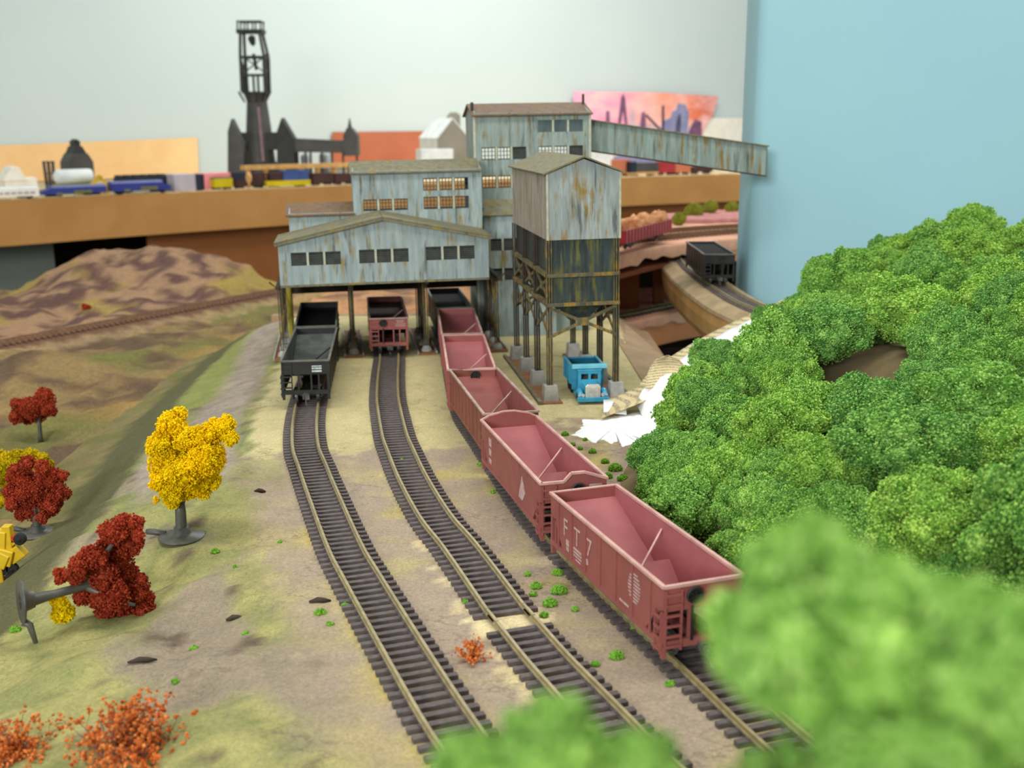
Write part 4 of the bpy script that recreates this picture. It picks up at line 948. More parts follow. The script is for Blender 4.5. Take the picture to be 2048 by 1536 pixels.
t, L, h = shelf_thing('brown_car', 'dark navy and brown freight car right of the yellow car', 'train car', 464, 527, 8, 344); sbox(t, 'body', 'maroon', -L / 2, L / 2, -1.5, 1.5, .7, h * .55); sbox(t, 'load', 'navy', -L / 2, L * .05, -1.45, 1.45, h * .55, h); sbox(t, 'top_load', 'maroon', L * .05, L / 2, -1.4, 1.4, h * .55, h * .95); wheels(t, L)
t, L, h = shelf_thing('yellow_flat_car', 'long yellow flat car carrying a blue load in front of the trestle', 'train car', 528, 615, 6, 341); sbox(t, 'deck', 'yel', -L / 2, L / 2, -1.6, 1.6, .5, h * .42); sbox(t, 'blue_load', 'bluegrey', -L * .12, L * .47, -1.4, 1.4, h * .42, h); sbox(t, 'brown_load', 'maroon', -L * .4, -L * .14, -1.3, 1.3, h * .42, h * .9); wheels(t, L)
for i, (x0, x1, lb) in enumerate(((622, 662, 'dark maroon freight car under the wooden trestle, beside the yellow flat car'), (665, 706, 'dark maroon freight car at the left edge of the breaker house, under the trestle'))):
    t, L, h = shelf_thing('maroon_car', lb, 'train car', x0, x1, 7, 346, 'maroon freight cars'); sbox(t, 'body', 'maroon', -L / 2, L / 2, -1.5, 1.5, .7, h); wheels(t, L)
t, L, h = shelf_thing('peeled_figure', 'pale wooden peg standing at the shelf edge before the dark freight car', 'peg', 491, 503, 3, 344); b = MB(); b.lathe([(.35, 0), (.3, h * .35), (.75, h * .5), (.85, h * .75), (.4, h), (0, h)], 14); b.build('peg', MT['wood'], t, smooth=True)

# wooden trestle and the black blast furnace model
t, L, h = shelf_thing('wooden_trestle', 'pale wooden highline trestle in front of the furnace', 'trestle', 486, 704, 17, 328)
b = MB(); b.bx(-L / 2, L / 2, -1.5, 1.5, h - 1.2, h); b.build('deck', MT['wood'], t)
for x in np.linspace(-L * .46, L * .48, 7): sbox(t, 'post', 'wood', x - .35, x + .35, -1.0, 1.0, 0, h - 1.2)
FY = 338.0
FU = thing('blast_furnace', 'tall charcoal black blast furnace model with lattice top on the shelf', 'furnace model', (PX(510, 350, FY).x, FY, 5.04))
fo = Vector((PX(510, 350, FY).x, FY, 5.0))
def fp(x, y, dy=0): p = PX(x, y, FY) - fo; return Vector((p.x, dy, p.z))
def fz(y): return fp(510, y).z
def fx(x, y=250): return fp(x, y).x
b = MB(); cx0 = fx(514, 200)
prof = [(4.6, 0), (4.6, fz(330)), (4.3, fz(318)), (3.7, fz(255)), (3.0, fz(205)), (3.2, fz(194)), (3.6, fz(190)), (3.6, fz(186))]
b.lathe(prof, 26, (fx(522, 320), 0)); 
for i, v in enumerate(b.v): b.v[i] = (v[0] + (fx(513, 190) - fx(522, 320)) * v[2] / fz(190), v[1], v[2])
b.build('stack', MT['furnace'], FU)
b = MB(); b.bar((fx(519, 215) + .4, -3.4, fz(215)), (fx(534, 322), -4.8, fz(322)), .7, .5); b.build('stack_stripe', MT['pinkstripe'], FU)
b = MB(); b.lathe([(4.1, fz(188)), (4.1, fz(185))], 24, (fx(513, 187), 0))
for k in range(10): a = k * .628; b.bar((fx(513) + 3.2 * math.cos(a), 3.2 * math.sin(a), fz(205)), (fx(513) + 4.9 * math.cos(a), 4.9 * math.sin(a), fz(184)), .3)
b.build('gallery', MT['furnace_dk'], FU)
fr_ = MB()
top4 = []
for sx, sy in ((-1, -1), (1, -1), (1, 1), (-1, 1)):
    p0 = Vector((fx(513, 186) + sx * 3.3, sy * 3.0, fz(186))); p1 = Vector((fx(509, 115) + sx * 3.5, sy * 3.0, fz(115))); p2 = Vector((fx(503, 70) + sx * 2.7, sy * 2.3, fz(62)))
    fr_.bar(p0, p1, .75); fr_.bar(p1, p2, .75); top4.append((p0, p1, p2))
for i in range(4):
    a, c = top4[i], top4[(i + 1) % 4]
    for k in (0, 1, 2): fr_.bar(a[k], c[k], .6)
    m1, m2 = (a[0] + a[1]) / 2, (c[0] + c[1]) / 2; fr_.bar(m1, m2, .5); fr_.bar(a[0], c[1], .35) if i % 2 else None; fr_.bar(m1, c[1], .35)
    fr_.bar((a[0] + c[0]) / 2, (m1 + m2) / 2, .6); fr_.bar(a[0] * .75 + c[0] * .25, a[1] * .75 + c[1] * .25, .3)
fr_.build('lattice_frame', MT['furnace_dk'], FU)
b = MB()
for yy in (44, 66):
    for sy in (-1, 1): b.bar((fx(476 if yy == 44 else 477, yy), sy * 2.0, fz(yy)), (fx(526 if yy == 44 else 528, yy), sy * 2.0, fz(yy)), .45)
for x in (478, 492, 508, 524):
    for sy in (-1, 1): b.bar((fx(x, 44), sy * 2.0, fz(44)), (fx(x, 66), sy * 2.0, fz(68)), .4)
for x in (480, 524): b.bx(fx(x - 4, 60), fx(x + 4, 60), -2.6, 2.6, fz(68), fz(60))
b.build('head_frame', MT['furnace_dk'], FU)
b = MB(); b.tube([fp(500, 72), fp(503, 76), fp(506, 88), fp(507, 93)], [.6, 1.2, .8, .1], 12); b.tube([fp(507, 108), fp(513, 140)], .5, 8); b.tube([fp(535, 105), fp(533, 112), fp(537, 140), fp(537, 184)], .45, 8); b.tube([fp(484, 120, -2), fp(487, 184, -2)], .45, 8); b.build('bell_hopper', MT['furnace_dk'], FU)
def gable(name, x0, xm, x1, ya, ye, y0, d0, d1, mat):
    b = MB(); A = [fp(x0, 345), fp(x1, 345), fp(x1, ye), fp(xm, ya), fp(x0, y0)]
    A = [(p.x, max(p.z, 0)) for p in A]; b.prism(A, d0, d1, 'y'); return b.build(name, MT[mat], FU)
gable('left_house', 467, 474, 498, 238, 286, 262, -7, -3, 'furnace'); gable('cast_house', 562, 571, 596, 236, 278, 262, -6, -1, 'furnace_dk')
b = MB(); b.bx(fx(484, 300), fx(560, 300), -3, 5, fz(300), fz(265)); b.build('rear_house', MT['furnace_dk'], FU)
b = MB(); b.prism([(fx(588), fz(277)), (fx(694), fz(282)), (fx(690), fz(306)), (fx(592), fz(304))], -5.5, -1, 'y'); b.build('shed_roof', MT['furnace'], FU)
b = MB(); b.prism([(fx(692, 270), fz(312)), (fx(720, 270), fz(312)), (fx(720, 270), fz(272)), (fx(708, 255), fz(257)), (fx(699, 255), fz(257)), (fx(692, 270), fz(272))], -6, -1, 'y'); b.prism([(fx(699), fz(258)), (fx(707), fz(258)), (fx(703), fz(238))], -4.6, -2.6, 'y'); b.build('end_house', MT['furnace'], FU)
for x in (590, 600, 616, 626, 648, 668, 690, 717): 
    b = MB(); b.bar((fx(x, 320), -3.5, 0), (fx(x, 320), -3.5, fz(300)), .55); b.build('column', MT['furnace_dk'], FU)
for x0, x1, yt in ((558, 579, 288), (597, 618, 308), (634, 657, 306)):
    b = MB(); r = (fx(x1) - fx(x0)) / 2; b.lathe([(r, 0), (r, fz(yt) - r * .5), (r * .6, fz(yt) - .1), (0, fz(yt))], 18, ((fx(x0) + fx(x1)) / 2, -1.5 if x0 < 570 else 1.0)); b.build('stove', MT['stove'], FU, smooth=True)
b = MB(); b.bx(fx(486), fx(556), -4.5, 4.5, 0, fz(325)); b.build('base_house', MT['furnace_dk'], FU)
# grey gabled house right of the terracotta board, white crate before it
t, L, h = shelf_thing('gabled_house', 'grey gabled house model with white roof and side wall left of the breaker tower', 'model building', 876, 936, 40, 236)
b = MB(); b.prism([(-L / 2, 0), (L / 2, 0), (L / 2, h * .68), (0, h), (-L / 2, h * .66)], -.2, 0, 'y'); b.build('front_wall', MT['greyhouse'], t)
b = MB(); b.bx(-L / 2, L / 2, 0, 14, 0, h * .66); b.build('side_wall', MT['coolwhite'], t)
b = MB(); b.quadslab((0, -.3, h + .1), (L / 2 + .3, -.3, h * .68), (L / 2 + .3, 14, h * .68), (0, 14, h + .1), .3); b.quadslab((-L / 2 - .3, -.3, h * .66), (0, -.3, h + .1), (0, 14, h + .1), (-L / 2 - .3, 14, h * .66), .3); b.build('roof', MT['coolwhite'], t)
b = MB(); b.prism([(L * .2, h * .9), (L * .45, h * .8), (L * .45, h * 1.05), (L * .32, h * 1.1), (L * .2, h * 1.02)], 4, 9, 'y'); b.build('dormer', MT['greyhouse'], t)
t, L, h = shelf_thing('white_carton', 'low white carton above the middle roof of the breaker, in front of the grey house', 'box', 838, 902, 28, 298); sbox(t, 'carton', 'coolwhite', -L / 2, L / 2, -2, 2, 0, h, bevel=.1)
# right-hand end of the shelf
t, L, h = shelf_thing('white_box', 'white box seen under the conveyor beside the tower', 'box', 1180, 1220, 22, 298); sbox(t, 'carton', 'coolwhite', -L / 2, L / 2, -2, 2, 0, h, bevel=.1)
t, L, h = shelf_thing('grey_locomotive', 'grey locomotive with ochre sill under the conveyor at the shelf edge', 'locomotive', 1256, 1312, 5, 323)
sbox(t, 'body', 'furnace', -L / 2, L / 2, -1.5, 1.5, 1.2, h - .4); sbox(t, 'sill', 'wood', -L / 2, L / 2, -1.6, 1.6, .7, 1.4); sbox(t, 'cab', 'navy', -L / 2, -L / 2 + 2.2, -1.6, 1.6, 1.2, h); wheels(t, L)
for x0, x1, yt, mt, lb in ((1226, 1256, 319, 'redboard', 'orange red freight car behind the grey locomotive, beside the white box'), (1314, 1345, 323, 'gon', 'red freight car just right of the grey locomotive'), (1346, 1376, 328, 'redboard', 'brown red freight car, second right of the grey locomotive'), (1380, 1420, 333, 'maroon', 'dark maroon freight car farthest right on the shelf under the conveyor')):
    t, L, h = shelf_thing('freight_car', lb, 'train car', x0, x1, 8, yt, 'freight cars under the conveyor'); sbox(t, 'body', mt, -L / 2, L / 2, -1.5, 1.5, .8, h); wheels(t, L)

# blue backdrop panel
b = MB(); bp = catmull([(28.4, 138, 0), (27.45, 131, 0), (27.3, 127.6, 0), (27.7, 126.2, 0), (29.2, 125.4, 0), (34, 124.2, 0), (60, 118, 0), (95, 111, 0), (150, 100, 0)], .4)
sweep(b, bp, [(0, -90), (0, 95), (-.8, 95), (-.8, -90)]); tag(b.build('wall_right', MT['blue'], smooth=False), None, None, None, 'structure')

# ------------------------------------------------------------------ layout levels between the mine and the shelf
def slab(name, label, cat, top, z0, z1, mat, kind=None, smooth=False):
    b = MB(); n = len(top); b.prism(top, z0, z1, 'z'); o = b.build(name, MT[mat]); return tag(o, label, cat, None, kind)
def rough_top(name, label, cat, front, back, z, mat, amp=.35, lip=.9):
    """scenery shell: strip between two lines with a ragged, rounded front lip"""
    f, g = resample(catmull([(*p, 0) for p in front], .5), .7), None
    gb_ = catmull([(*p, 0) for p in back], .5); V = []; Fc = []; nb = 18; n = len(f)
    for i, p in enumerate(f):
        q = gb_[min(len(gb_) - 1, int(i / max(1, n - 1) * (len(gb_) - 1)))]
        rag = lip * (1 + .7 * noise.noise(Vector((p.x * .3, p.y * .3, z))) + .15 * noise.noise(Vector((p.x * 1.1, p.y * 1.1, z))))
        V.append((p.x, p.y, z - rag - .5)); V.append((p.x - .15, p.y - .35, z - .25))
        for k in range(nb):
            s_ = (k / (nb - 1)) ** 1.3; r_ = p.lerp(q, s_); V.append((r_.x, r_.y, z + amp * noise.fractal(Vector((r_.x * .25, r_.y * .25, z)), 1, 2, 4) * min(1, s_ * 6) ))
    m = nb + 2
    for i in range(n - 1):
        for k in range(m - 1): Fc.append((i * m + k, (i + 1) * m + k, (i + 1) * m + k + 1, i * m + k + 1))
    return tag(np_mesh(name, V, Fc, MT[mat], None, True), label, cat)
UF = [(4, 127), (13, 136), (19, 145.5), (26, 152), (34.5, 158), (45, 164), (60, 170)]
UB = [(-8, 172), (0, 176), (10, 182), (22, 190), (36, 198), (52, 204), (68, 208)]
rough_top('upper_ledge', 'upper pink scenery ledge behind the bin, carrying the red gondola', 'scenery ledge', UF, UB, 5.5, 'pink', .12, 1.2)
b = MB(); sweep(b, catmull([(x + .2, y + .6, 0) for x, y in UF[3:]], 1), [(0, 5.2), (0, 2.2), (-.6, 2.2), (-.6, 5.2)]); tag(b.build('ledge_fascia', MT['orangeboard']), 'orange board edging the upper pink ledge', 'edge board')
slab('upper_subroadbed', 'dark board carrying the upper pink ledge', 'board', [(x + .8, y + 1.6) for x, y in UF] + [(66, 206), (40, 198), (12, 182), (-6, 172)], 2.4, 3.0, 'brownpanel')
LF = [(2, 133), (10, 138.5), (16, 143), (24.4, 151.5), (34, 158), (48, 164)]
LB = [(-10, 160), (0, 163), (12, 168), (22, 174), (34, 178), (50, 180)]
rough_top('lower_ledge', 'lower pink scenery ledge with a dark track, below the upper ledge', 'scenery ledge', LF, LB, -4.05, 'pink', .06, .9)
b = MB(); sweep(b, catmull([(x + .2, y + .6, 0) for x, y in LF], 1), [(0, -4.6), (0, -8.2), (-.6, -8.2), (-.6, -4.6)]); tag(b.build('ledge_fascia', MT['orangeboard']), 'orange board edging the lower pink ledge', 'edge board')
lt = [(x - .9, y + 4.0, -3.8) for x, y in LF]; track('flex_track', 'dark track on the lower pink ledge in the shadow', lt, .9)
ut = [(2.5, 134, 5.85), (9, 140.5, 5.85), (14.5, 147.5, 5.85), (21, 154.5, 5.85), (29, 161, 5.85), (40, 167, 5.85), (60, 173, 5.85)]
track('flex_track', 'near track on the upper pink ledge, under the red gondola', ut, .9, tm='fartie', rm='farrail')
track('flex_track', 'far track on the upper pink ledge, behind the red gondola', [(x - 3, y + 6.5, z - .05) for x, y, z in ut], .9, tm='fartie', rm='farrail')
rough_top('gravel_mound', 'pink red gravel mound at the back of the upper ledge', 'gravel mound', [(25, 182), (32, 181), (42, 183), (52, 184), (66, 186)], [(27, 194), (34, 198), (46, 206), (58, 208), (74, 208)], 6.2, 'pinkred', .5, 1.2)
for x0, x1, y0, dz in ((13.5, 18.0, 153.5, 0), (20.6, 22.0, 157, 0)):
    b = MB(); b.bx(x0, x1, y0, y0 + 2, -60, 2.4); tag(b.build('support_panel', MT['brownpanel']), 'red brown upright panel under the upper ledge, ' + ('next to the bin legs' if x0 < 15 else 'left of the viaduct'), 'support panel')
b = MB(); b.bx(-6, 60, 186, 188, -80, 2.3); tag(b.build('shade_panel_ledge', MT['recess_shade']), None, None, None, 'structure')  # dark panel, shade of the cavity below the ledge put into colour
# ground cloth seen through the shed
def zcloth(x, y): return -.9 + fb(x, y, .09, 4, 44) * 1.3 + .04 * (y - 128)
def ccloth(x, y, z): return lerp3((196, 146, 104), (128, 98, 78), sm(-.1, .4, fb(x, y, .12, 4, 61)))
tag(grid_mesh('bench_ground', [-25 + i for i in range(31)], [127.2 + i for i in range(60)], zcloth, ccloth, MT['valley']), None, None, None, 'structure')
# cardboard slope beside the mine
b = MB(); b.quadslab((10.6, 116, -.1), (11.2, 90, -.1), (14.9, 106.5, -1.0), (12.6, 129, -1.0), .12); tag(b.build('cardboard_flap', MT['cardboard']), 'brown triangular cardboard flap sloping down beside the bin yard', 'cardboard')
# gondola with wood load
ga, gc = PG(1240, 497, 5.9 + .25), PG(1320, 474, 5.9 + .25); ga = gc + (ga - gc).normalized() * 18.5
gm = (ga + gc) / 2; GN = thing('gondola_car', 'red gondola car with three round peach coloured loads on the upper ledge', 'gondola car', (gm.x, gm.y, 5.9), math.atan2((gc - ga).y, (gc - ga).x))
b = MB(); L = 18.5
for sy in (-1, 1): b.bx(-L / 2, L / 2, sy * 1.6 - .06, sy * 1.6 + .06, 1.1, 2.75)
for sx in (-1, 1): b.bx(sx * L / 2 - .06, sx * L / 2 + .06, -1.6, 1.6, 1.1, 2.75)
b.bx(-L / 2, L / 2, -1.6, 1.6, 1.05, 1.2); b.build('body', MT['gon'], GN)
for k in range(16): 
    b = MB(); x = -L / 2 + .3 + (L - .6) * k / 15; b.box((x, -1.7, 1.95), (.22, .12, 1.6)); b.build('rib', MT['gonrib'], GN)
for sx in (-1, 1):
    o = truck(GN, 0, None); o.location = (sx * 6 * S, 0, 0); o.rotation_euler.z = R(90)
def crumbs_np(P, size, rng):
    """one small irregular grain of ground foam (an octahedron) on every point of P"""
    n = len(P); base = np.array([(1, 0, 0), (-1, 0, 0), (0, 1, 0), (0, -1, 0), (0, 0, 1), (0, 0, -1)], float)
    q = rng.normal(size=(n, 4)); q /= np.linalg.norm(q, axis=1)[:, None]; w, x, y, z = q.T
    Rm = np.stack([np.stack([1 - 2 * (y * y + z * z), 2 * (x * y - z * w), 2 * (x * z + y * w)], -1), np.stack([2 * (x * y + z * w), 1 - 2 * (x * x + z * z), 2 * (y * z - x * w)], -1), np.stack([2 * (x * z - y * w), 2 * (y * z + x * w), 1 - 2 * (x * x + y * y)], -1)], 1)
    sc = size * rng.uniform(.6, 1.3, (n, 1, 1)) * rng.uniform(.7, 1.2, (n, 6, 1))
    V = np.einsum('nij,kj->nki', Rm, base) * sc + P[:, None, :]
    f = np.array([(0, 2, 4), (2, 1, 4), (1, 3, 4), (3, 0, 4), (2, 0, 5), (1, 2, 5), (3, 1, 5), (0, 3, 5)])
    F = (f[None] + (np.arange(n) * 6)[:, None, None]).reshape(-1, 3)
    return V.reshape(-1, 3), F
def ico(c, r, sub=2):
    import bmesh
    bm = bmesh.new(); bmesh.ops.create_icosphere(bm, subdivisions=sub, radius=1)
    V = np.array([v.co[:] for v in bm.verts]); F = np.array([[v.index for v in f.verts] for f in bm.faces]); bm.free()
    return V * np.asarray(r) + np.asarray(c), F
def sph(n, rng): v = rng.normal(size=(n, 3)); return v / np.linalg.norm(v, axis=1)[:, None]
def foam_blob(name, lobes, dens, size, mat, seed, parent=None, core=.86, jitter=.12):
    """lobes: list of (centre, radius). Grains of foam over the union of the lobes, on a lumpy core."""
    rng = np.random.default_rng(seed); Vs, Fs, off = [], [], 0; Cc = np.array([l[0] for l in lobes], float); Rr = np.array([l[1] for l in lobes], float)
    for c, r in lobes:
        V, F = ico(c, r * core, 2); V = V + rng.normal(size=V.shape) * r * .05; Vs.append(V); Fs.append(F + off); off += len(V)
    P = []
    for i, (c, r) in enumerate(lobes):
        n = int(dens * r * r * 12.57); p = np.asarray(c) + sph(n, rng) * r * (1 + rng.uniform(-jitter, jitter, (n, 1)))
        d = np.linalg.norm(p[:, None] - Cc[None], axis=2) / Rr[None]; d[:, i] = 9
        P.append(p[d.min(1) > .9])
    P = np.concatenate(P); V, F = crumbs_np(P, size, rng); Vs.append(V); Fs.append(F + off)
    return np_mesh(name, np.concatenate(Vs), np.concatenate(Fs), mat, parent)
for i, (x, y, lb) in enumerate(((1264, 448, 'peach coloured round wood load in the red gondola, nearest the bin'), (1288, 443, 'peach coloured round wood load in the middle of the red gondola'), (1314, 440, 'peach coloured round wood load at the far end of the red gondola'))):
    p = None; best = 1e9
    for k in range(200):
        q = ga.lerp(gc, k / 199); dd = q - EYE; px = 1024 + F_PX * dd.dot(RT) / dd.dot(FWD)
        if abs(px - x) < best: best, p = abs(px - x), q
    rng = random.Random(i); b = MB(); r = 1.5
    V, F = ico((0, 0, 1.35), (r, r, 1.35), 3)
    V = [tuple(Vector(v) * (1 + .34 * noise.noise(Vector(v) * 1.2 + Vector((i * 7, 0, 0))))) for v in V]; b.add(V, [tuple(f) for f in F])
    o = b.build('wood_load', MT['stump'], None, True); o.location = Vector((p.x, p.y, 7.08)) * S
    tag(o, lb, 'wood load', 'loads in the red gondola')

# ------------------------------------------------------------------ curved viaduct
VP = [(26.0, 172, 3.3), (24.9, 158, 3.3), (23.9, 148, 3.3), (23.5, 138, 3.3), (23.5, 128, 3.3), (23.8, 118, 3.3), (24.4, 111, 3.3), (26, 103, 3.3), (29, 95, 3.3)]
vd = catmull([(x, y, 0) for x, y, z in VP[1:]], 1)
VD = thing('viaduct', 'curved tan viaduct with a rounded wall, carrying the black hopper car beside the backdrop', 'viaduct')
b = MB(); sweep(b, vd, [(-2.2, 3.1), (2.2, 3.1), (2.2, 2.2), (-2.2, 2.2)]); 
b.build('deck', MT['viaduct_top'], VD)
b = MB(); sweep(b, vd, [(1.75, 3.12), (2.3, 3.12), (3.4, 2.55), (3.5, 2.2), (1.75, 2.2)]); b.build('edge_trim', MT['viaduct_top'], VD)
b = MB(); sweep(b, vd, [(2.6, 2.4), (3.3, 2.4), (3.35, 1.0), (3.1, -.6), (2.5, -1.7), (2.2, -1.7)]); b.build('side_wall', MT['viaduct'], VD)
b = MB(); b.bx(22.9, 24.5, 119.5, 121.5, -40, 2.2); b.build('pier', MT['orangebrown'], VD)
b = MB(); b.bx(25.0, 25.5, 120.4, 121.3, -40, 2.2); b.build('pier_edge', MT['orangeboard'], VD)
track('flex_track', 'dark curved track on the viaduct under the black hopper car', VP, .75)
b = MB(); b.quadslab((12, 150, -60), (45, 150, -60), (45, 150, -9), (12, 150, -9), -1); tag(b.build('shade_panel_viaduct', MT['recess_shade']), None, None, None, 'structure')  # dark panel painted as the shade behind the viaduct pier
for i, (x, y, r, Y, lb) in enumerate(((1358, 438, 1.3, 178, 'olive ball shaped bush nearest the red gondola'), (1388, 423, 1.8, 189, 'largest olive ball shaped bush on the upper ledge'), (1421, 415, 1.5, 195, 'olive ball shaped bush right of the largest one'), (1464, 416, 1.35, 197, 'olive low bush farthest right, half behind the gravel mound'))):
    c = PX(x, y, Y); o = foam_blob('round_bush', [((0, 0, 0), r * .72), ((r * .25, 0, r * .1), r * .6), ((-r * .28, .1, -.1), r * .58)], 90, .11, MT['bush'], 50 + i); o.location = c * S
    tag(o, lb, 'bush', 'olive bushes on the upper ledge')

# ------------------------------------------------------------------ plaster hill with the forest
FOOT = [(16.4, 26), (14.2, 33), (11.9, 39), (9.7, 44.5), (7.9, 51), (6.5, 58), (6.6, 64), (7.8, 69), (9.1, 73.5), (9.8, 77.5), (9.6, 81.5)]
TOPL = [(48, 14, 12), (50, 25, 12), (52, 37, 12), (52, 50, 11.6), (52, 60, 11), (52, 70, 10.6), (52, 80, 10.2), (51, 90, 10), (50, 100, 9.8), (48, 110, 9.4), (45, 118, 8.2)]
footp = catmull([(x, y, 0) for x, y in FOOT], .2); topp = catmull(TOPL, .2)
def along(path, s): k = s * (len(path) - 1); i = min(int(k), len(path) - 2); return path[i].lerp(path[i + 1], k - i)
def hill(s, t, lump=True):
    f, g = along(footp, s), along(topp, s); p = f.lerp(g, t); z0 = -.2 if s < .95 else -.2 + .5 * (s - .95) / .05
    z = z0 + (g.z - z0) * (t ** (.85 - .4 * s)) 
    z = -.2 + (z + .2) * (sm(-.02, .075, t) * (1 - sm(.84, .97, s)) + sm(.84, .97, s))
    if lump: z += noise.fractal(Vector((p.x * .12, p.y * .12, 3)), 1, 2, 4) * 1.2 * sm(0, .15, t) * (1 - .97 * sm(.85, 1, s))
    return Vector((p.x, p.y, z))
ns, nt = 110, 90; V = []; Fc = []
for i in range(ns + 1):
    for j in range(nt + 1):
        p = hill(i / ns, (j / nt) ** 1.2); V.append(tuple(p))
for i in range(ns):
    for j in range(nt): Fc.append((i * (nt + 1) + j, i * (nt + 1) + j + 1, (i + 1) * (nt + 1) + j + 1, (i + 1) * (nt + 1) + j))
HL = np_mesh('hillside', V, Fc, MT['hillsoil'], None, True); HL.data.materials.append(MT['plaster'])
mi = np.zeros(len(Fc), np.int32)
for i in range(ns):
    for j in range(nt):
        s_ = i / ns; t_ = (j / nt) ** 1.2
        if s_ > .80 + .05 * noise.noise(Vector((t_ * 9, 0, 0))): mi[i * nt + j] = 1
HL.data.polygons.foreach_set('material_index', mi); HL.data.update()
tag(HL, 'big rounded hill on the right under the green forest, white plaster along its back', 'hill')
# ragged white plaster spilled at the foot of the hill
V = []; Fc = []; outl = [(1145, 868), (1165, 850), (1163, 836), (1195, 838), (1215, 832), (1250, 828), (1292, 818), (1312, 850), (1300, 884), (1285, 876), (1268, 884), (1245, 892), (1240, 874), (1222, 886), (1205, 876), (1190, 884), (1170, 874)]
ring0 = [PG(x, y, -.1) for x, y in outl]; ring = []
for i, p in enumerate(ring0):
    q_ = ring0[(i + 1) % len(ring0)]
    for k in range(7): r_ = p.lerp(q_, k / 7); ring.append(r_ + Vector((noise.noise(Vector((r_.x * 3, r_.y * 3, 1))), noise.noise(Vector((r_.x * 3, r_.y * 3, 7))), 0)) * .22)
b = MB(); m = len(ring); cen = sum(ring, Vector()) / m
vs = [(p.x, p.y, -.19) for p in ring]
for f_, h_ in ((.05, .06), (.3, .14), (.65, .2)): vs += [tuple(p.lerp(cen, f_)[:2]) + (h_ - .19 + .1 * noise.noise(Vector((p.x * 1.3, p.y * 1.3, f_ * 5))) * f_ * 2,) for p in ring]
vs.append((cen.x, cen.y, .05)); fs = []
for r_ in range(3): fs += [(r_ * m + (i + 1) % m, r_ * m + i, (r_ + 1) * m + i, (r_ + 1) * m + (i + 1) % m) for i in range(m)]
fs += [(3 * m + (i + 1) % m, 3 * m + i, 4 * m) for i in range(m)]
b.add(vs, [tuple(f) for f in fs]); o = b.build('plaster_patch', MT['plaster'], None, True); tag(o, 'ragged flat patch of white plaster at the hill foot, before the blue truck', 'plaster')
def sheet(name, label, pts, mat, t=.06, cat='paper'):              # a bent sheet: rows of points
    b = MB(); n, m = len(pts), len(pts[0]); v = [Vector(p) for r_ in pts for p in r_]
    dn = [q - Vector((0, 0, t)) for q in v]; k = n * m
    f = [(i * m + j, i * m + j + 1, (i + 1) * m + j + 1, (i + 1) * m + j) for i in range(n - 1) for j in range(m - 1)]
    f2 = [tuple(k + q for q in reversed(a)) for a in f]
    rim = [i for i in range(m)] + [i * m + m - 1 for i in range(1, n)] + [(n - 1) * m + j for j in range(m - 2, -1, -1)] + [i * m for i in range(n - 2, 0, -1)]
    f3 = [(rim[(i + 1) % len(rim)], rim[i], k + rim[i], k + rim[(i + 1) % len(rim)]) for i in range(len(rim))]
    b.add(v + dn, f + f2 + f3); return tag(b.build(name, MT[mat], None, True), label, cat)
E_ = [(9.6, 81.5, 2.0), (13.2, 86, 3.4), (18, 93, 4.6), (22.6, 100, 5.5), (26.6, 105, 6.1)]
eg = [hill(1, .012 + .6 * (k / 24) ** 1.1) for k in range(25)]
rows = []
for k in range(4):
    rows.append([p + Vector((-.30 + k * .34, .24 - k * .25, .42 - .05 * k - (.1 if k == 0 else 0))) for p in eg])
sheet('newspaper_strip', 'newsprint strip edging the back rim of the plaster hill', rows[::-1], 'news')
pl = []
for k in range(7):
    pl.append([p + Vector((.6 + k * 1.0, -.45 - k * .7, .45 + .08 * k + .25 * noise.noise(Vector((p.x * .5, p.y * .5, k))))) for p in eg])
sheet('plaster_cloth', 'bare white plaster cloth along the back rim of the hill, next to the newsprint strip', pl[::-1], 'plaster', .15, 'plaster')
# newspaper flap, rounded sheet, by the truck
fl2 = []
for i in range(8):
    a = i / 7; fl2.append([tuple(PX(1212 + 150 * bq - 10 * a, 800 - 60 * bq + 36 * a + 10 * math.sin(a * 3.1) * bq, 82.5 - 4.2 * a + 3 * bq)) for bq in np.linspace(0, 1, 7)])
sheet('newspaper_flap', 'curled newspaper flap at the foot of the hill right of the blue truck', fl2[::-1], 'news')
wf = [[tuple(PX(1207 + 46 * bq, 799 + 4 * bq + 24 * a, 82 - 2.5 * a)) for bq in np.linspace(0, 1, 4)] for a in np.linspace(0, 1, 4)]
sheet('plaster_scrap', 'small white plaster scrap on the tip of the newspaper flap', wf[::-1], 'plaster', .1, 'plaster')
rs = []
for i in range(9):
    a = i / 8; w_ = math.sqrt(max(0, 1 - (1 - a) ** 2.2)) * .5 + .02
    rs.append([tuple(PX(1335 + (bq - .5) * 2 * 44 * min(1, w_ * 1.9), 710 + 66 * a, 82.4 - 1.6 * a + .7 * math.cos((bq - .5) * 3))) for bq in np.linspace(0, 1, 7)])
sheet('newspaper_scrap', 'rounded newspaper scrap standing up behind the forest edge, beside the cardboard flap', rs[::-1], 'news')

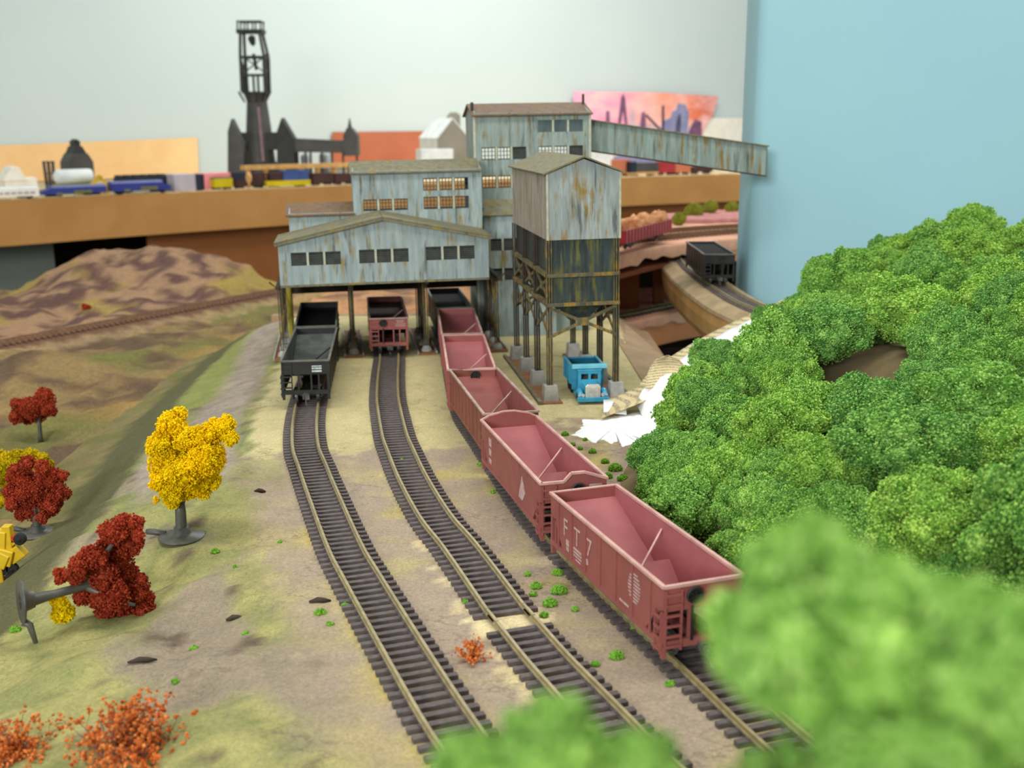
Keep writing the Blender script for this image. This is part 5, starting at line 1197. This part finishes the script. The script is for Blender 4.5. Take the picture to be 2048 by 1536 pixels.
# forest: foam trees in rows up the hillside
rng0 = random.Random(11)
def tree_lobes(seed, r=3.0, n=64):
    q = random.Random(seed); L = [((0, 0, 0), r * .56)]
    for k in range(n):
        z = 1 - 1.55 * (k + .5) / n; a = k * 2.39996 + q.uniform(-.4, .4); rr = math.sqrt(max(0, 1 - z * z)); u = Vector((rr * math.cos(a), rr * math.sin(a), z))
        d = r * (.66 + .26 * noise.noise(u * 1.7 + Vector((seed, 0, 0))) + .14 * noise.noise(u * 4 + Vector((0, seed, 0))) + q.uniform(-.05, .07))
        L.append((tuple(u * d), r * q.uniform(.115, .2)))
    return L
protos = [foam_blob('foam_tree', tree_lobes(100 + k), 150, .075, MT['green' if k % 3 else 'green2'], 200 + k, jitter=.35) for k in range(7)]
pm_data = [o.data for o in protos]
for o in protos: bpy.data.objects.remove(o)
def project(p): d = Vector(p) - EYE; z = d.dot(FWD); return 1024 + F_PX * d.dot(RT) / z, 768 - F_PX * d.dot(UP) / z
FT = []
def foam_tree(p, sc, seed, label, mats=None):
    o = bpy.data.objects.new('foam_tree', pm_data[seed % 7]); C.objects.link(o); o.location = Vector(p) * S
    q = random.Random(seed); o.rotation_euler = (q.uniform(-.35, .35), q.uniform(-.35, .35), (seed * 1.7) % 6.28); o.scale = (sc * q.uniform(.85, 1.2), sc * q.uniform(.85, 1.2), sc * q.uniform(.8, 1.05))
    tag(o, label, 'tree', 'green foam trees on the hillside'); FT.append(o); return o
ords = ['first', 'second', 'third', 'fourth', 'fifth', 'sixth', 'seventh', 'eighth', 'ninth', 'tenth', 'eleventh', 'twelfth', 'thirteenth', 'fourteenth', 'fifteenth']
seed = 0
L_H = sum((footp[i + 1] - footp[i]).length for i in range(len(footp) - 1))
LBy = [540, 560, 600, 640, 680, 700, 740, 780, 830, 880, 920, 960, 1000, 1040, 1100, 1200]; LBx = [1620, 1600, 1530, 1475, 1425, 1375, 1320, 1290, 1270, 1265, 1230, 1205, 1240, 1300, 1390, 1470]
rows_t = [.035, .125, .225, .33, .44, .56, .69, .83]
for ri, t in enumerate(rows_t):
    cand = []
    step = 4.6; s0 = .12
    n = int((L_H * (1 + .12 * ri)) / step)
    for k in range(n + 1):
        s_ = s0 + (k + (.5 if ri % 2 else 0)) / n * (1 - s0)
        s_ += rng0.uniform(-.015, .015)
        if s_ > .965 - (0 if t > .3 else .0): continue
        p = hill(min(s_, 1), max(.01, t + rng0.uniform(-.02, .02))); r = rng0.choice((.72, .82, .9, 1.0, 1.1)) * (.82 if t < .05 else .97)
        px, py = project(p + Vector((0, 0, 2.2)))
        if px > 2230 or py > 1500 or px < 1150: continue
        rpx = 2.55 * r * F_PX / (p.y + 1)
        if px - rpx < np.interp(py, LBy, LBx): continue
        if 1700 < px < 1800 and 690 < py < 800 and ri == 4: continue
        cand.append((p, r))
    for k, (p, r) in enumerate(cand):
        seed += 1
        where = 'at the hill foot by the hoppers' if ri == 0 else ('on the hill crest' if ri == len(rows_t) - 1 else 'in the ' + ords[ri] + ' row uphill from the hoppers')
        foam_tree(p + Vector((0, 0, 1.8 * r + rng0.uniform(-.9, 1.1) * (0 if ri == 0 else 1))), r, seed, 'green foam tree %s, %s from the camera' % (where, ords[min(k, 14)]))
# gaps between the rows get smaller trees set low (the bare brown gap high on the hill stays open)
hs = [[hill(i / 70, max(.004, (j / 60) ** 1.2)) for j in range(61)] for i in range(71)]
flat = [p for r_ in hs for p in r_]; fpx = np.array([project(p) for p in flat]); fdep = np.array([p.y for p in flat])
disc = []
for o in list(FT):
    c = o.location / S; x, y = project(c)
    if math.hypot(x - 1752, (y - 748) * 1.1) < 2.1 * max(o.scale[:2]) * F_PX / c.y: FT.remove(o); bpy.data.objects.remove(o)
for o in FT:
    c = o.location / S; x, y = project(c); disc.append((x, y, 2.35 * max(o.scale[:2]) * F_PX / c.y))
rowc = {}
for o in FT:                                                       # count each row again without the removed ones
    w_ = o['label'].rsplit(', ', 1)[0]; rowc[w_] = rowc.get(w_, 0) + 1; o['label'] = '%s, %s from the camera' % (w_, ords[rowc[w_] - 1])
low = []
for gy_ in range(500, 1260, 34):
    for gx_ in range(1200, 2090, 34):
        if gx_ < np.interp(gy_, LBy, LBx) + 52 or (1660 < gx_ < 1840 and 660 < gy_ < 830): continue
        if any((gx_ - x) ** 2 + (gy_ - y) ** 2 < (r_ * .86) ** 2 for x, y, r_ in disc): continue
        d2 = (fpx[:, 0] - gx_) ** 2 + (fpx[:, 1] - gy_ - 22) ** 2; near = np.where(d2 < 30 ** 2)[0]
        if len(near) == 0: continue
        k = near[np.argmin(fdep[near])]; p = flat[k]; r = .62 + .16 * rng0.random(); rp_ = 2.4 * r * F_PX / p.y
        if gx_ - rp_ * .9 < np.interp(gy_, LBy, LBx): r *= .72; rp_ *= .72
        low.append((gx_, p, r)); disc.append((gx_, gy_, rp_))
low.sort(key=lambda q: q[0])
big = ['', 'twenty-', 'thirty-', 'forty-', 'fifty-']
def nth(k):
    if k < 15: return ords[k]
    o2 = ords + ['sixteenth', 'seventeenth', 'eighteenth', 'nineteenth', 'twentieth']
    if k < 20: return o2[k]
    t_, u_ = divmod(k + 1, 10); return (['', '', 'twentieth', 'thirtieth', 'fortieth', 'fiftieth', 'sixtieth'][t_]) if u_ == 0 else ['', '', 'twenty-', 'thirty-', 'forty-', 'fifty-', 'sixty-'][t_] + ords[u_ - 1]
for k, (gx_, p, r) in enumerate(low):
    seed += 1; foam_tree(p + Vector((0, 0, 1.5 * r)), r, seed, 'small green foam tree set low between the forest rows, %s from the left' % nth(k))
print('low trees', len(low), 'row trees', len(FT) - len(low))
# near knoll under the camera with the blurred foreground trees
KN = lambda x, y: 14.3 * math.exp(-((x - 4.2) ** 2 / 95 + (y - 7.5) ** 2 / 70)) - .6
V = []; xs = [-10 + .6 * i for i in range(60)]; ys = [-6 + .6 * i for i in range(46)]
V = [(x, y, KN(x, y) + .25 * noise.noise(Vector((x * .4, y * .4, 0)))) for y in ys for x in xs]; nx = len(xs)
o = np_mesh('near_knoll', V, [(j * nx + i, j * nx + i + 1, (j + 1) * nx + i + 1, (j + 1) * nx + i) for j in range(len(ys) - 1) for i in range(nx - 1)], MT['hillsoil'], None, True)
tag(o, 'steep knoll right below the camera that carries the blurred foreground trees', 'hill')
fg = [((1665, 1290), 300, 10.2, 'blurred pale green foreground tree, the big one hiding the end of the nearest red hopper'), ((1990, 1370), 270, 9.4, 'blurred pale green foreground tree at the right edge of the photo'), ((1800, 1600), 250, 8.8, 'blurred pale green foreground tree lowest at bottom right, under the big one'),
      ((1560, 1625), 175, 9.6, 'blurred pale green foreground tree at the bottom edge, left below the big one'), ((1120, 1520), 160, 9.8, 'blurred pale green foreground tree at the bottom edge, right of the left track'), ((945, 1550), 120, 9.8, 'leftmost blurred pale green foreground tree, over the end of the left track'), ((1275, 1550), 120, 9.8, 'blurred pale green foreground tree at the bottom edge below the gap showing the right track')]
for i, ((x, y), rp, Y, lb) in enumerate(fg):
    c = PX(x, y, Y); r = rp * Y / F_PX
    L = [(tuple(np.array(q[0]) * r / 3.0), q[1] * r / 3.0) for q in tree_lobes(300 + i)]
    o = foam_blob('foam_tree', L, 62 * (3 / r) ** 2 * .5, .125 * r / 3 * 1.3, MT['green_fg'], 400 + i); o.location = c * S; tag(o, lb, 'tree', 'blurred foreground trees')
    zk = KN(c.x, c.y); b = MB(); b.tube([(0, 0, min(zk - c.z - .2, -.3)), (0, 0, 0)], [.12, .08], 8); b.build('trunk', MT['bark'], o)

# ------------------------------------------------------------------ autumn trees on the left slope
def armature(parent, base, h, tips, disc=True, mat='bark', r0=.36):
    b = MB(); top = Vector((0, 0, h)); b.tube([(0, 0, 0), (0, 0, h * .25), (.03, 0, h * .7), (0, 0, h)], [r0 * 1.25, r0 * .85, r0 * .8, r0 * .75], 10)
    for tp in tips:
        tp = top.lerp(Vector(tp), .62); mid = top.lerp(tp, .5) + Vector((0, 0, .15 * (tp - top).length)); b.tube([(0, 0, h * .75), top.lerp(mid, .5), mid, tp], [r0 * .5, r0 * .36, r0 * .22, r0 * .1], 7)
    b.build('trunk', MT[mat], parent, True)
    if disc:
        d = MB(); d.lathe([(0, -.02), (1.25, -.02), (1.27, .05), (1.2, .12), (.6, .17), (.45, .3), (.4, .6)], 24); d.tube([(-1.0, .3, .1), (-1.7, .5, .12), (-2.1, .6, .1)], [.16, .18, .16], 6); d.build('base', MT[mat], parent, True)
def clumpy(L, seed, k=9):
    q = random.Random(seed); out = []
    for c, r in L:
        out.append((c, r * .84)); c = Vector(c)
        for i in range(k if r > .25 else 4):
            u = Vector((q.gauss(0, 1), q.gauss(0, 1), q.gauss(0, 1))).normalized(); out.append((tuple(c + u * r * q.uniform(.68, .9)), r * q.uniform(.28, .42)))
    return out
def autumn_tree(name, label, loc, px_lobes, mat, h, Y0, dens=75, size=.1, rz=0, disc=True, rx=0, ry=0, group=None, r0=.36, depth=.55):
    """px_lobes: clumps seen in the photo as (x, y, radius) in pixels at distance Y0"""
    t = thing(name, label, 'tree', loc, rz, group, rx, ry); inv = (Matrix.Translation(Vector(loc)) @ t.rotation_euler.to_matrix().to_4x4()).inverted()
    q = random.Random(int(loc[0] * 100)); L = []
    for x, y, r in px_lobes:
        rr = r * Y0 / F_PX; p = PX(x, y, Y0 + q.uniform(-1, 1) * depth * 1.6); L.append((tuple(inv @ p), rr))
    foam_blob('foliage', clumpy(L, int(loc[1])), dens * 2.2, size * .62, MT[mat], int(loc[1] * 10), t, jitter=.3)
    armature(t, loc, h, [l[0] for l in L[:7]], disc, r0=r0); return t
def gp(x, y):                                                      # point of the slope under a pixel
    z = -1.0
    for _ in range(30): p = PG(x, y, z); z = .5 * z + .5 * zground(p.x, p.y)
    return p
p = gp(364, 1074)
YT = autumn_tree('autumn_tree', 'bright yellow foam tree standing upright on a grey disc base', tuple(p), [(345, 850, 30), (322, 890, 28), (350, 900, 34), (395, 880, 30), (430, 862, 24), (452, 850, 20), (460, 876, 16), (325, 930, 30), (365, 945, 36), (410, 920, 32), (432, 905, 20), (345, 985, 26), (390, 965, 34), (420, 955, 22), (318, 965, 18), (368, 880, 22), (340, 1000, 14), (312, 1000, 7), (428, 970, 11), (360, 828, 16), (335, 835, 12)], 'yellow', 2.1, p.y, 80, .105)
p = gp(76, 1066)
autumn_tree('autumn_tree', 'dark red foam tree standing on a disc base by the yellow machine', tuple(p), [(40, 950, 26), (30, 985, 24), (65, 985, 32), (100, 960, 26), (120, 985, 20), (70, 1015, 28), (100, 1010, 22), (55, 925, 14), (85, 935, 16), (128, 950, 10), (25, 1010, 14), (45, 1025, 16), (85, 1035, 12)], 'redfoam', 1.3, p.y, 75, .1)
def vp(x, y):
    z = -5.5
    for _ in range(40): q = PG(x, y, z); z = .6 * z + .4 * max(zvalley(q.x, q.y), zground(q.x, q.y) if q.x > -38 else -99)
    return q
p = vp(82, 884)
autumn_tree('autumn_tree', 'small dark red foam tree on a thin bare trunk out in the valley', tuple(p), [(45, 815, 20), (35, 832, 15), (65, 815, 22), (90, 800, 20), (98, 818, 15), (75, 832, 16), (85, 785, 11), (55, 838, 11), (30, 805, 9)], 'redfoam', 2.2, p.y, 60, .12, disc=False, r0=.22)
p = vp(30, 1000)
autumn_tree('autumn_tree', 'mustard yellow foam tree behind the dark red one at the left edge', tuple(p + Vector((0, 1.5, 0))), [(10, 930, 24), (35, 915, 18), (60, 912, 16), (85, 920, 14), (0, 950, 26), (-15, 920, 24), (20, 960, 20), (5, 1000, 16), (100, 928, 8), (70, 930, 12)], 'mustard', 1.8, p.y + 1.5, 70, .11)
# the fallen red tree: its disc base stands on edge at the left
p = gp(208, 1240); q0 = gp(60, 1250)
FTR = thing('fallen_tree', 'red foam tree lying on its side on the slope, its disc base standing on edge', 'tree', tuple(p))
Yf = p.y
L = []
qq = random.Random(3)
for x, y, r in [(225, 1062, 26), (245, 1050, 24), (262, 1048, 22), (255, 1085, 30), (215, 1090, 22), (185, 1115, 26), (160, 1130, 22), (235, 1120, 34), (205, 1150, 32), (150, 1150, 20), (125, 1150, 14), (115, 1145, 10), (250, 1160, 30), (275, 1175, 26), (295, 1195, 16), (225, 1190, 34), (190, 1185, 26), (250, 1210, 30), (285, 1215, 22), (210, 1222, 22), (165, 1195, 18), (275, 1070, 14), (118, 1162, 9)]:
    L.append((tuple(PX(x, y, Yf + qq.uniform(-.5, .9) + (x - 200) * .0115) - p), r * Yf / F_PX))
foam_blob('foliage', clumpy(L, 5), 170, .062, MT['redfoam'], 77, FTR, jitter=.3)
b = MB(); a = [PX(40, 1203, Yf - 1.9) - p, PX(70, 1198, Yf - 1.55) - p, PX(110, 1188, Yf - 1.1) - p, PX(170, 1172, Yf - .35) - p, PX(230, 1150, Yf + .3) - p]; b.tube(a, [.42, .3, .2, .2, .14], 10); b.tube([a[3], PX(200, 1120, Yf) - p, PX(235, 1075, Yf) - p], [.18, .14, .08], 8); b.tube([a[3], PX(230, 1200, Yf) - p, PX(270, 1210, Yf) - p], [.18, .14, .08], 8); b.build('trunk', MT['bark'], FTR, True)
ax = (a[1] - a[0]).normalized(); b = MB(); o1 = a[0]; u_ = ax.cross(Vector((0, 0, 1))).normalized(); w_ = ax.cross(u_)
def dsc(r, k): return [o1 + ax * k + (u_ * math.cos(t_) + w_ * math.sin(t_)) * r for t_ in np.linspace(0, 2 * math.pi, 25)[:-1]]
vs = dsc(.05, 0) + dsc(.98, 0) + dsc(1.0, .1) + dsc(.5, .2) + dsc(.38, .6); fs = [(i * 24 + k, i * 24 + (k + 1) % 24, (i + 1) * 24 + (k + 1) % 24, (i + 1) * 24 + k) for i in range(4) for k in range(24)]
b.add(vs, fs); b.tube([o1 - w_ * 0 + Vector((.05, 0, -1.0)), PX(60, 1250, Yf - 1.9) - p, PX(72, 1287, Yf - 2.1) - p], [.2, .16, .1], 8); b.build('base', MT['bark'], FTR, True)
o = foam_blob('foam_clump', [(tuple(PX(122, 1210, Yf - .6) - p), .34), (tuple(PX(128, 1226, Yf - .6) - p), .42), (tuple(PX(112, 1200, Yf - .5) - p), .25), (tuple(PX(118, 1232, Yf - .6) - p), .3)], 90, .09, MT['yellow'], 12); o.location = p * S
tag(o, 'small loose clump of yellow foam under the trunk of the fallen red tree', 'foam clump')
# orange sparse bushes
def sparse(label, cx, cy, rp, seed, n=26, lift=.6):
    Y = gp(min(cx, 900), cy).y if cy < 1530 else 37.5
    c = PX(cx, cy, Y); t = thing('autumn_bush', label, 'bush', tuple(c), 0, 'orange wiry bushes'); q = random.Random(seed); rr = rp * Y / F_PX; b = MB(); P = []
    base = Vector((0, 0, -rr * lift))
    for k in range(n):
        a = q.uniform(0, 6.283); e = q.uniform(.1, 1.45); l = rr * q.uniform(.6, 1.05); tip = base + Vector((math.cos(a) * math.cos(e) * l * 1.1, math.sin(a) * math.cos(e) * l, math.sin(e) * l * 1.35))
        b.tube([base, base.lerp(tip, .5) + Vector((q.uniform(-.1, .1), q.uniform(-.1, .1), .05)) * rr, tip], [.035, .025, .012], 4, False)
        for m_ in range(q.randint(10, 18)):
            w = q.uniform(.35, 1.05); s_ = base.lerp(tip, w) + Vector((q.gauss(0, .1), q.gauss(0, .1), q.gauss(0, .1))) * rr; P.append(tuple(s_))
            if m_ % 3 == 0: b.bar(base.lerp(tip, w * .9), s_, .014)
    b.build('twigs', MT['twig'], t); g_ = np.random.default_rng(seed); P = np.repeat(np.array(P), 4, 0) + g_.normal(0, .05 + rr * .012, (len(P) * 4, 3)); V, F = crumbs_np(P, .04 + rr * .016, g_); np_mesh('foliage', V, F, MT['orange'], t); return t
sparse('large orange wiry bush at the bottom left, right of its neighbour at the corner', 275, 1500, 165, 1, 90)
sparse('orange wiry bush in the bottom left corner', 20, 1515, 120, 2, 60)
sparse('orange wiry bush peeping over the bottom edge, left of the left track', 560, 1590, 75, 3, 30)
c = PG(945, 1318, -.15); t = thing('orange_tuft', 'small bright orange wiry tuft lying between the left and the middle track', 'bush', tuple(c)); q = random.Random(8); b = MB(); P = []
for k in range(26):
    a = q.uniform(0, 6.283); e = q.uniform(.15, 1.3); tip = Vector((math.cos(a) * math.cos(e) * .78, math.sin(a) * math.cos(e) * .7, math.sin(e) * .95)); b.tube([(0, 0, 0), tip * .5, tip], [.03, .025, .012], 4, False)
    for m_ in range(9): P.append(tuple(tip * q.uniform(.35, 1.05) + Vector((q.gauss(0, .05), q.gauss(0, .05), q.gauss(0, .05)))))
b.build('twigs', MT['orange'], t); V, F = crumbs_np(np.array([p_ for p_ in P if p_[2] > .02]), .06, np.random.default_rng(2)); np_mesh('foliage', V, F, MT['orange'], t)
# small red scraps in the valley, yellow machine
p = vp(170, 616); o = foam_blob('foam_scrap', [((0, 0, .2), .42), ((.6, 0, .15), .3)], 30, .16, MT['redfoam'], 9); o.location = p * S; tag(o, 'tiny bright red scrap of foam beside the far track in the valley', 'foam scrap')
p = gp(22, 1150) + Vector((0, 0, .1)); MC = thing('toy_machine', 'yellow and black toy machine tipped over at the left edge, below the dark red tree', 'toy machine', tuple(p)); Ym = p.y
def mm_(x, y, dy=0): return PX(x, y, Ym + dy) - p
b = MB(); b.bar(mm_(14, 1050), mm_(20, 1100), .5); b.bar(mm_(4, 1060), mm_(2, 1120), .7); b.bar(mm_(18, 1095), mm_(12, 1125), 1.0, .9); b.bar(mm_(8, 1125), mm_(46, 1098), .62, .8); b.bar(mm_(0, 1110), mm_(22, 1120), 1.2, .9); b.bar(mm_(2, 1148), mm_(10, 1175), .8, .6); b.bar(mm_(30, 1080), mm_(16, 1090), .4); b.bar(mm_(-10, 1100), mm_(2, 1180), .9); b.build('body', MT['machine'], MC, bevel=.06)
for x, y in ((40, 1078), (8, 1136), (25, 1138), (21, 1157)):
    b = MB(); c_ = mm_(x, y, -.2); b.tube([c_ + Vector((0, -.16, 0)), c_ + Vector((0, -.14, 0)), c_ + Vector((0, .16, 0)), c_ + Vector((0, .2, 0))], [.3, .34, .34, .28], 14); b.tube([c_ + Vector((0, -.2, 0)), c_ + Vector((0, -.15, 0))], [.13, .15], 10); b.build('wheel', MT['tyre'], MC, True)
b = MB(); b.box(mm_(28, 1077), (.4, .4, .35)); b.build('seat', MT['redbit'], MC)
# bright foam tufts on the ballast and slope
tl = [(1115, 1148, .3), (1118, 1185, .42), (1100, 1210, .38), (1072, 1175, .3), (1066, 1190, .2), (1088, 1232, .22), (1232, 1315, .34), (1150, 1220, .18), (1055, 1150, .18), (1270, 1260, .2), (1035, 1010, .2), (985, 985, .18), (960, 930, .2), (1130, 870, .3), (1145, 890, .22), (1170, 880, .18), (1230, 940, .5), (1245, 960, .4), (1210, 925, .3), (1185, 905, .3), (1215, 955, .35), (1160, 898, .2), (803, 923, .2), (640, 1228, .3), (430, 1105, .25), (388, 1300, .22), (492, 1270, .2), (30, 1262, .3), (690, 1212, .18), (560, 1085, .15), (470, 1135, .15), (350, 1365, .18), (660, 1250, .18), (930, 1205, .16), (1190, 1330, .2), (1340, 1370, .2)]
for i, (x, y, r) in enumerate(tl):
    pt = gp(x, y) if x < 700 else PG(x, y, -.15); o = foam_blob('grass_tuft', [((0, 0, r * .3), r * .55), ((r * .5, .1 * r, r * .2), r * .4), ((-r * .45, 0, r * .2), r * .38)], 260, .055, MT['tuft'], 600 + i); o.location = pt * S
    if x < 700: lb, g = 'tiny bright green foam tuft scattered on the left slope', 'green tufts on the left slope'
    elif y < 965 and x > 1120: lb, g = 'bright green foam tuft scattered by the white plaster at the hill foot', 'green tufts at the hill foot'
    else: lb, g = 'tiny bright green foam tuft on the ballast around the middle and right tracks', 'green tufts on the ballast'
    tag(o, lb, 'grass tuft', g)
# bark crumbs and a twig on the slope
for i, (x, y, l, a) in enumerate(((640, 1205, 1.0, .1), (520, 985, .7, -.1), (285, 1325, 1.2, .2), (470, 1240, .8, .3))):
    pt = gp(x, y); b = MB(); b.tube([(-l / 2, 0, .06), (-l * .1, .06, .12), (l * .2, -.03, .12), (l / 2, .04, .05)], [.05, .13, .12, .04], 7); o = b.build('bark_chip', MT['steel_dark'], None, True); o.location = pt * S; o.rotation_euler.z = a
    tag(o, 'dark brown bark chip on the slope, ' + ('left of the near end of the left track', 'right of the yellow tree', 'in front of the fallen red tree', 'between the fallen red tree and the left track')[i], 'bark chip', 'bark chips on the slope')

# ------------------------------------------------------------------ lamps, world, camera
def lamp(name, label, loc, size, energy, col=(1, .98, .94)):
    r = thing(name, label, 'ceiling lamp', loc); b = MB(); b.bx(-size[0] / 2 - 3, size[0] / 2 + 3, -size[1] / 2 - 3, size[1] / 2 + 3, 1, 7); b.build('housing', MT['lampmetal'], r)
    d = bpy.data.lights.new('tube_light', 'AREA'); d.shape = 'RECTANGLE'; d.size = size[0] * S; d.size_y = size[1] * S; d.energy = energy; d.color = col
    o = bpy.data.objects.new('tube_light', d); C.objects.link(o); o.parent = r; return r
lamp('ceiling_lamp', 'fluorescent ceiling lamp above the mine layout, over the left slope', (-45, 35, 165), (120, 30), 14)
lamp('ceiling_lamp', 'fluorescent ceiling lamp in front of the white wall, above the shelf', (45, 330, 168), (150, 30), 44)
lamp('ceiling_lamp', 'fluorescent ceiling lamp above the forest hill', (70, 60, 170), (120, 30), 11)
wd = bpy.data.worlds.new('room'); bpy.context.scene.world = wd; wd.use_nodes = True; bg = wd.node_tree.nodes['Background']; bg.inputs['Color'].default_value = (.93, 1.0, .98, 1); bg.inputs['Strength'].default_value = .5
wp = Vector((-150, -300, 115)); wf_ = MB()
for a_, c_, d_, e_ in ((-78, 78, 50, 56), (-78, 78, -56, -50), (-78, -72, -50, 50), (72, 78, -50, 50), (-2, 2, -50, 50)): wf_.bx(a_, c_, -6, -2, d_, e_)
wo = wf_.build('added_window_frame', MT['lampmetal']); wo.location = wp * S; wo.rotation_euler.z = -math.atan2(150, 400); tag(wo, None, None, None, 'structure')  # unseen window frame, added behind the camera around the front light
d = bpy.data.lights.new('front_fill', 'AREA'); d.shape = 'RECTANGLE'; d.size = 1.44; d.size_y = 1.0; d.energy = 105; d.color = (.96, 1, 1)  # area light added to brighten surfaces facing the camera
o = bpy.data.objects.new('front_fill', d); C.objects.link(o); o.location = (wp + Vector((0, -8, 0))) * S; o.rotation_euler = (Vector((150, 400, -110))).to_track_quat('-Z', 'Y').to_euler()
cd = bpy.data.cameras.new('camera'); cam = bpy.data.objects.new('camera', cd); C.objects.link(cam)
cam.matrix_world = Matrix(((RT.x, UP.x, -FWD.x, 0), (RT.y, UP.y, -FWD.y, 0), (RT.z, UP.z, -FWD.z, CAM_H * S), (0, 0, 0, 1)))
cd.sensor_width = 36; cd.lens = F_PX / 2048 * 36; cd.clip_start = .005; cd.clip_end = 50
cd.dof.use_dof = True; cd.dof.focus_distance = .62; cd.dof.aperture_fstop = 15.4
sc = bpy.context.scene; sc.camera = cam
sc.view_settings.view_transform = 'Standard'; sc.view_settings.look = 'None'; sc.view_settings.gamma = 1; sc.view_settings.use_curve_mapping = False; sc.view_settings.exposure = .12
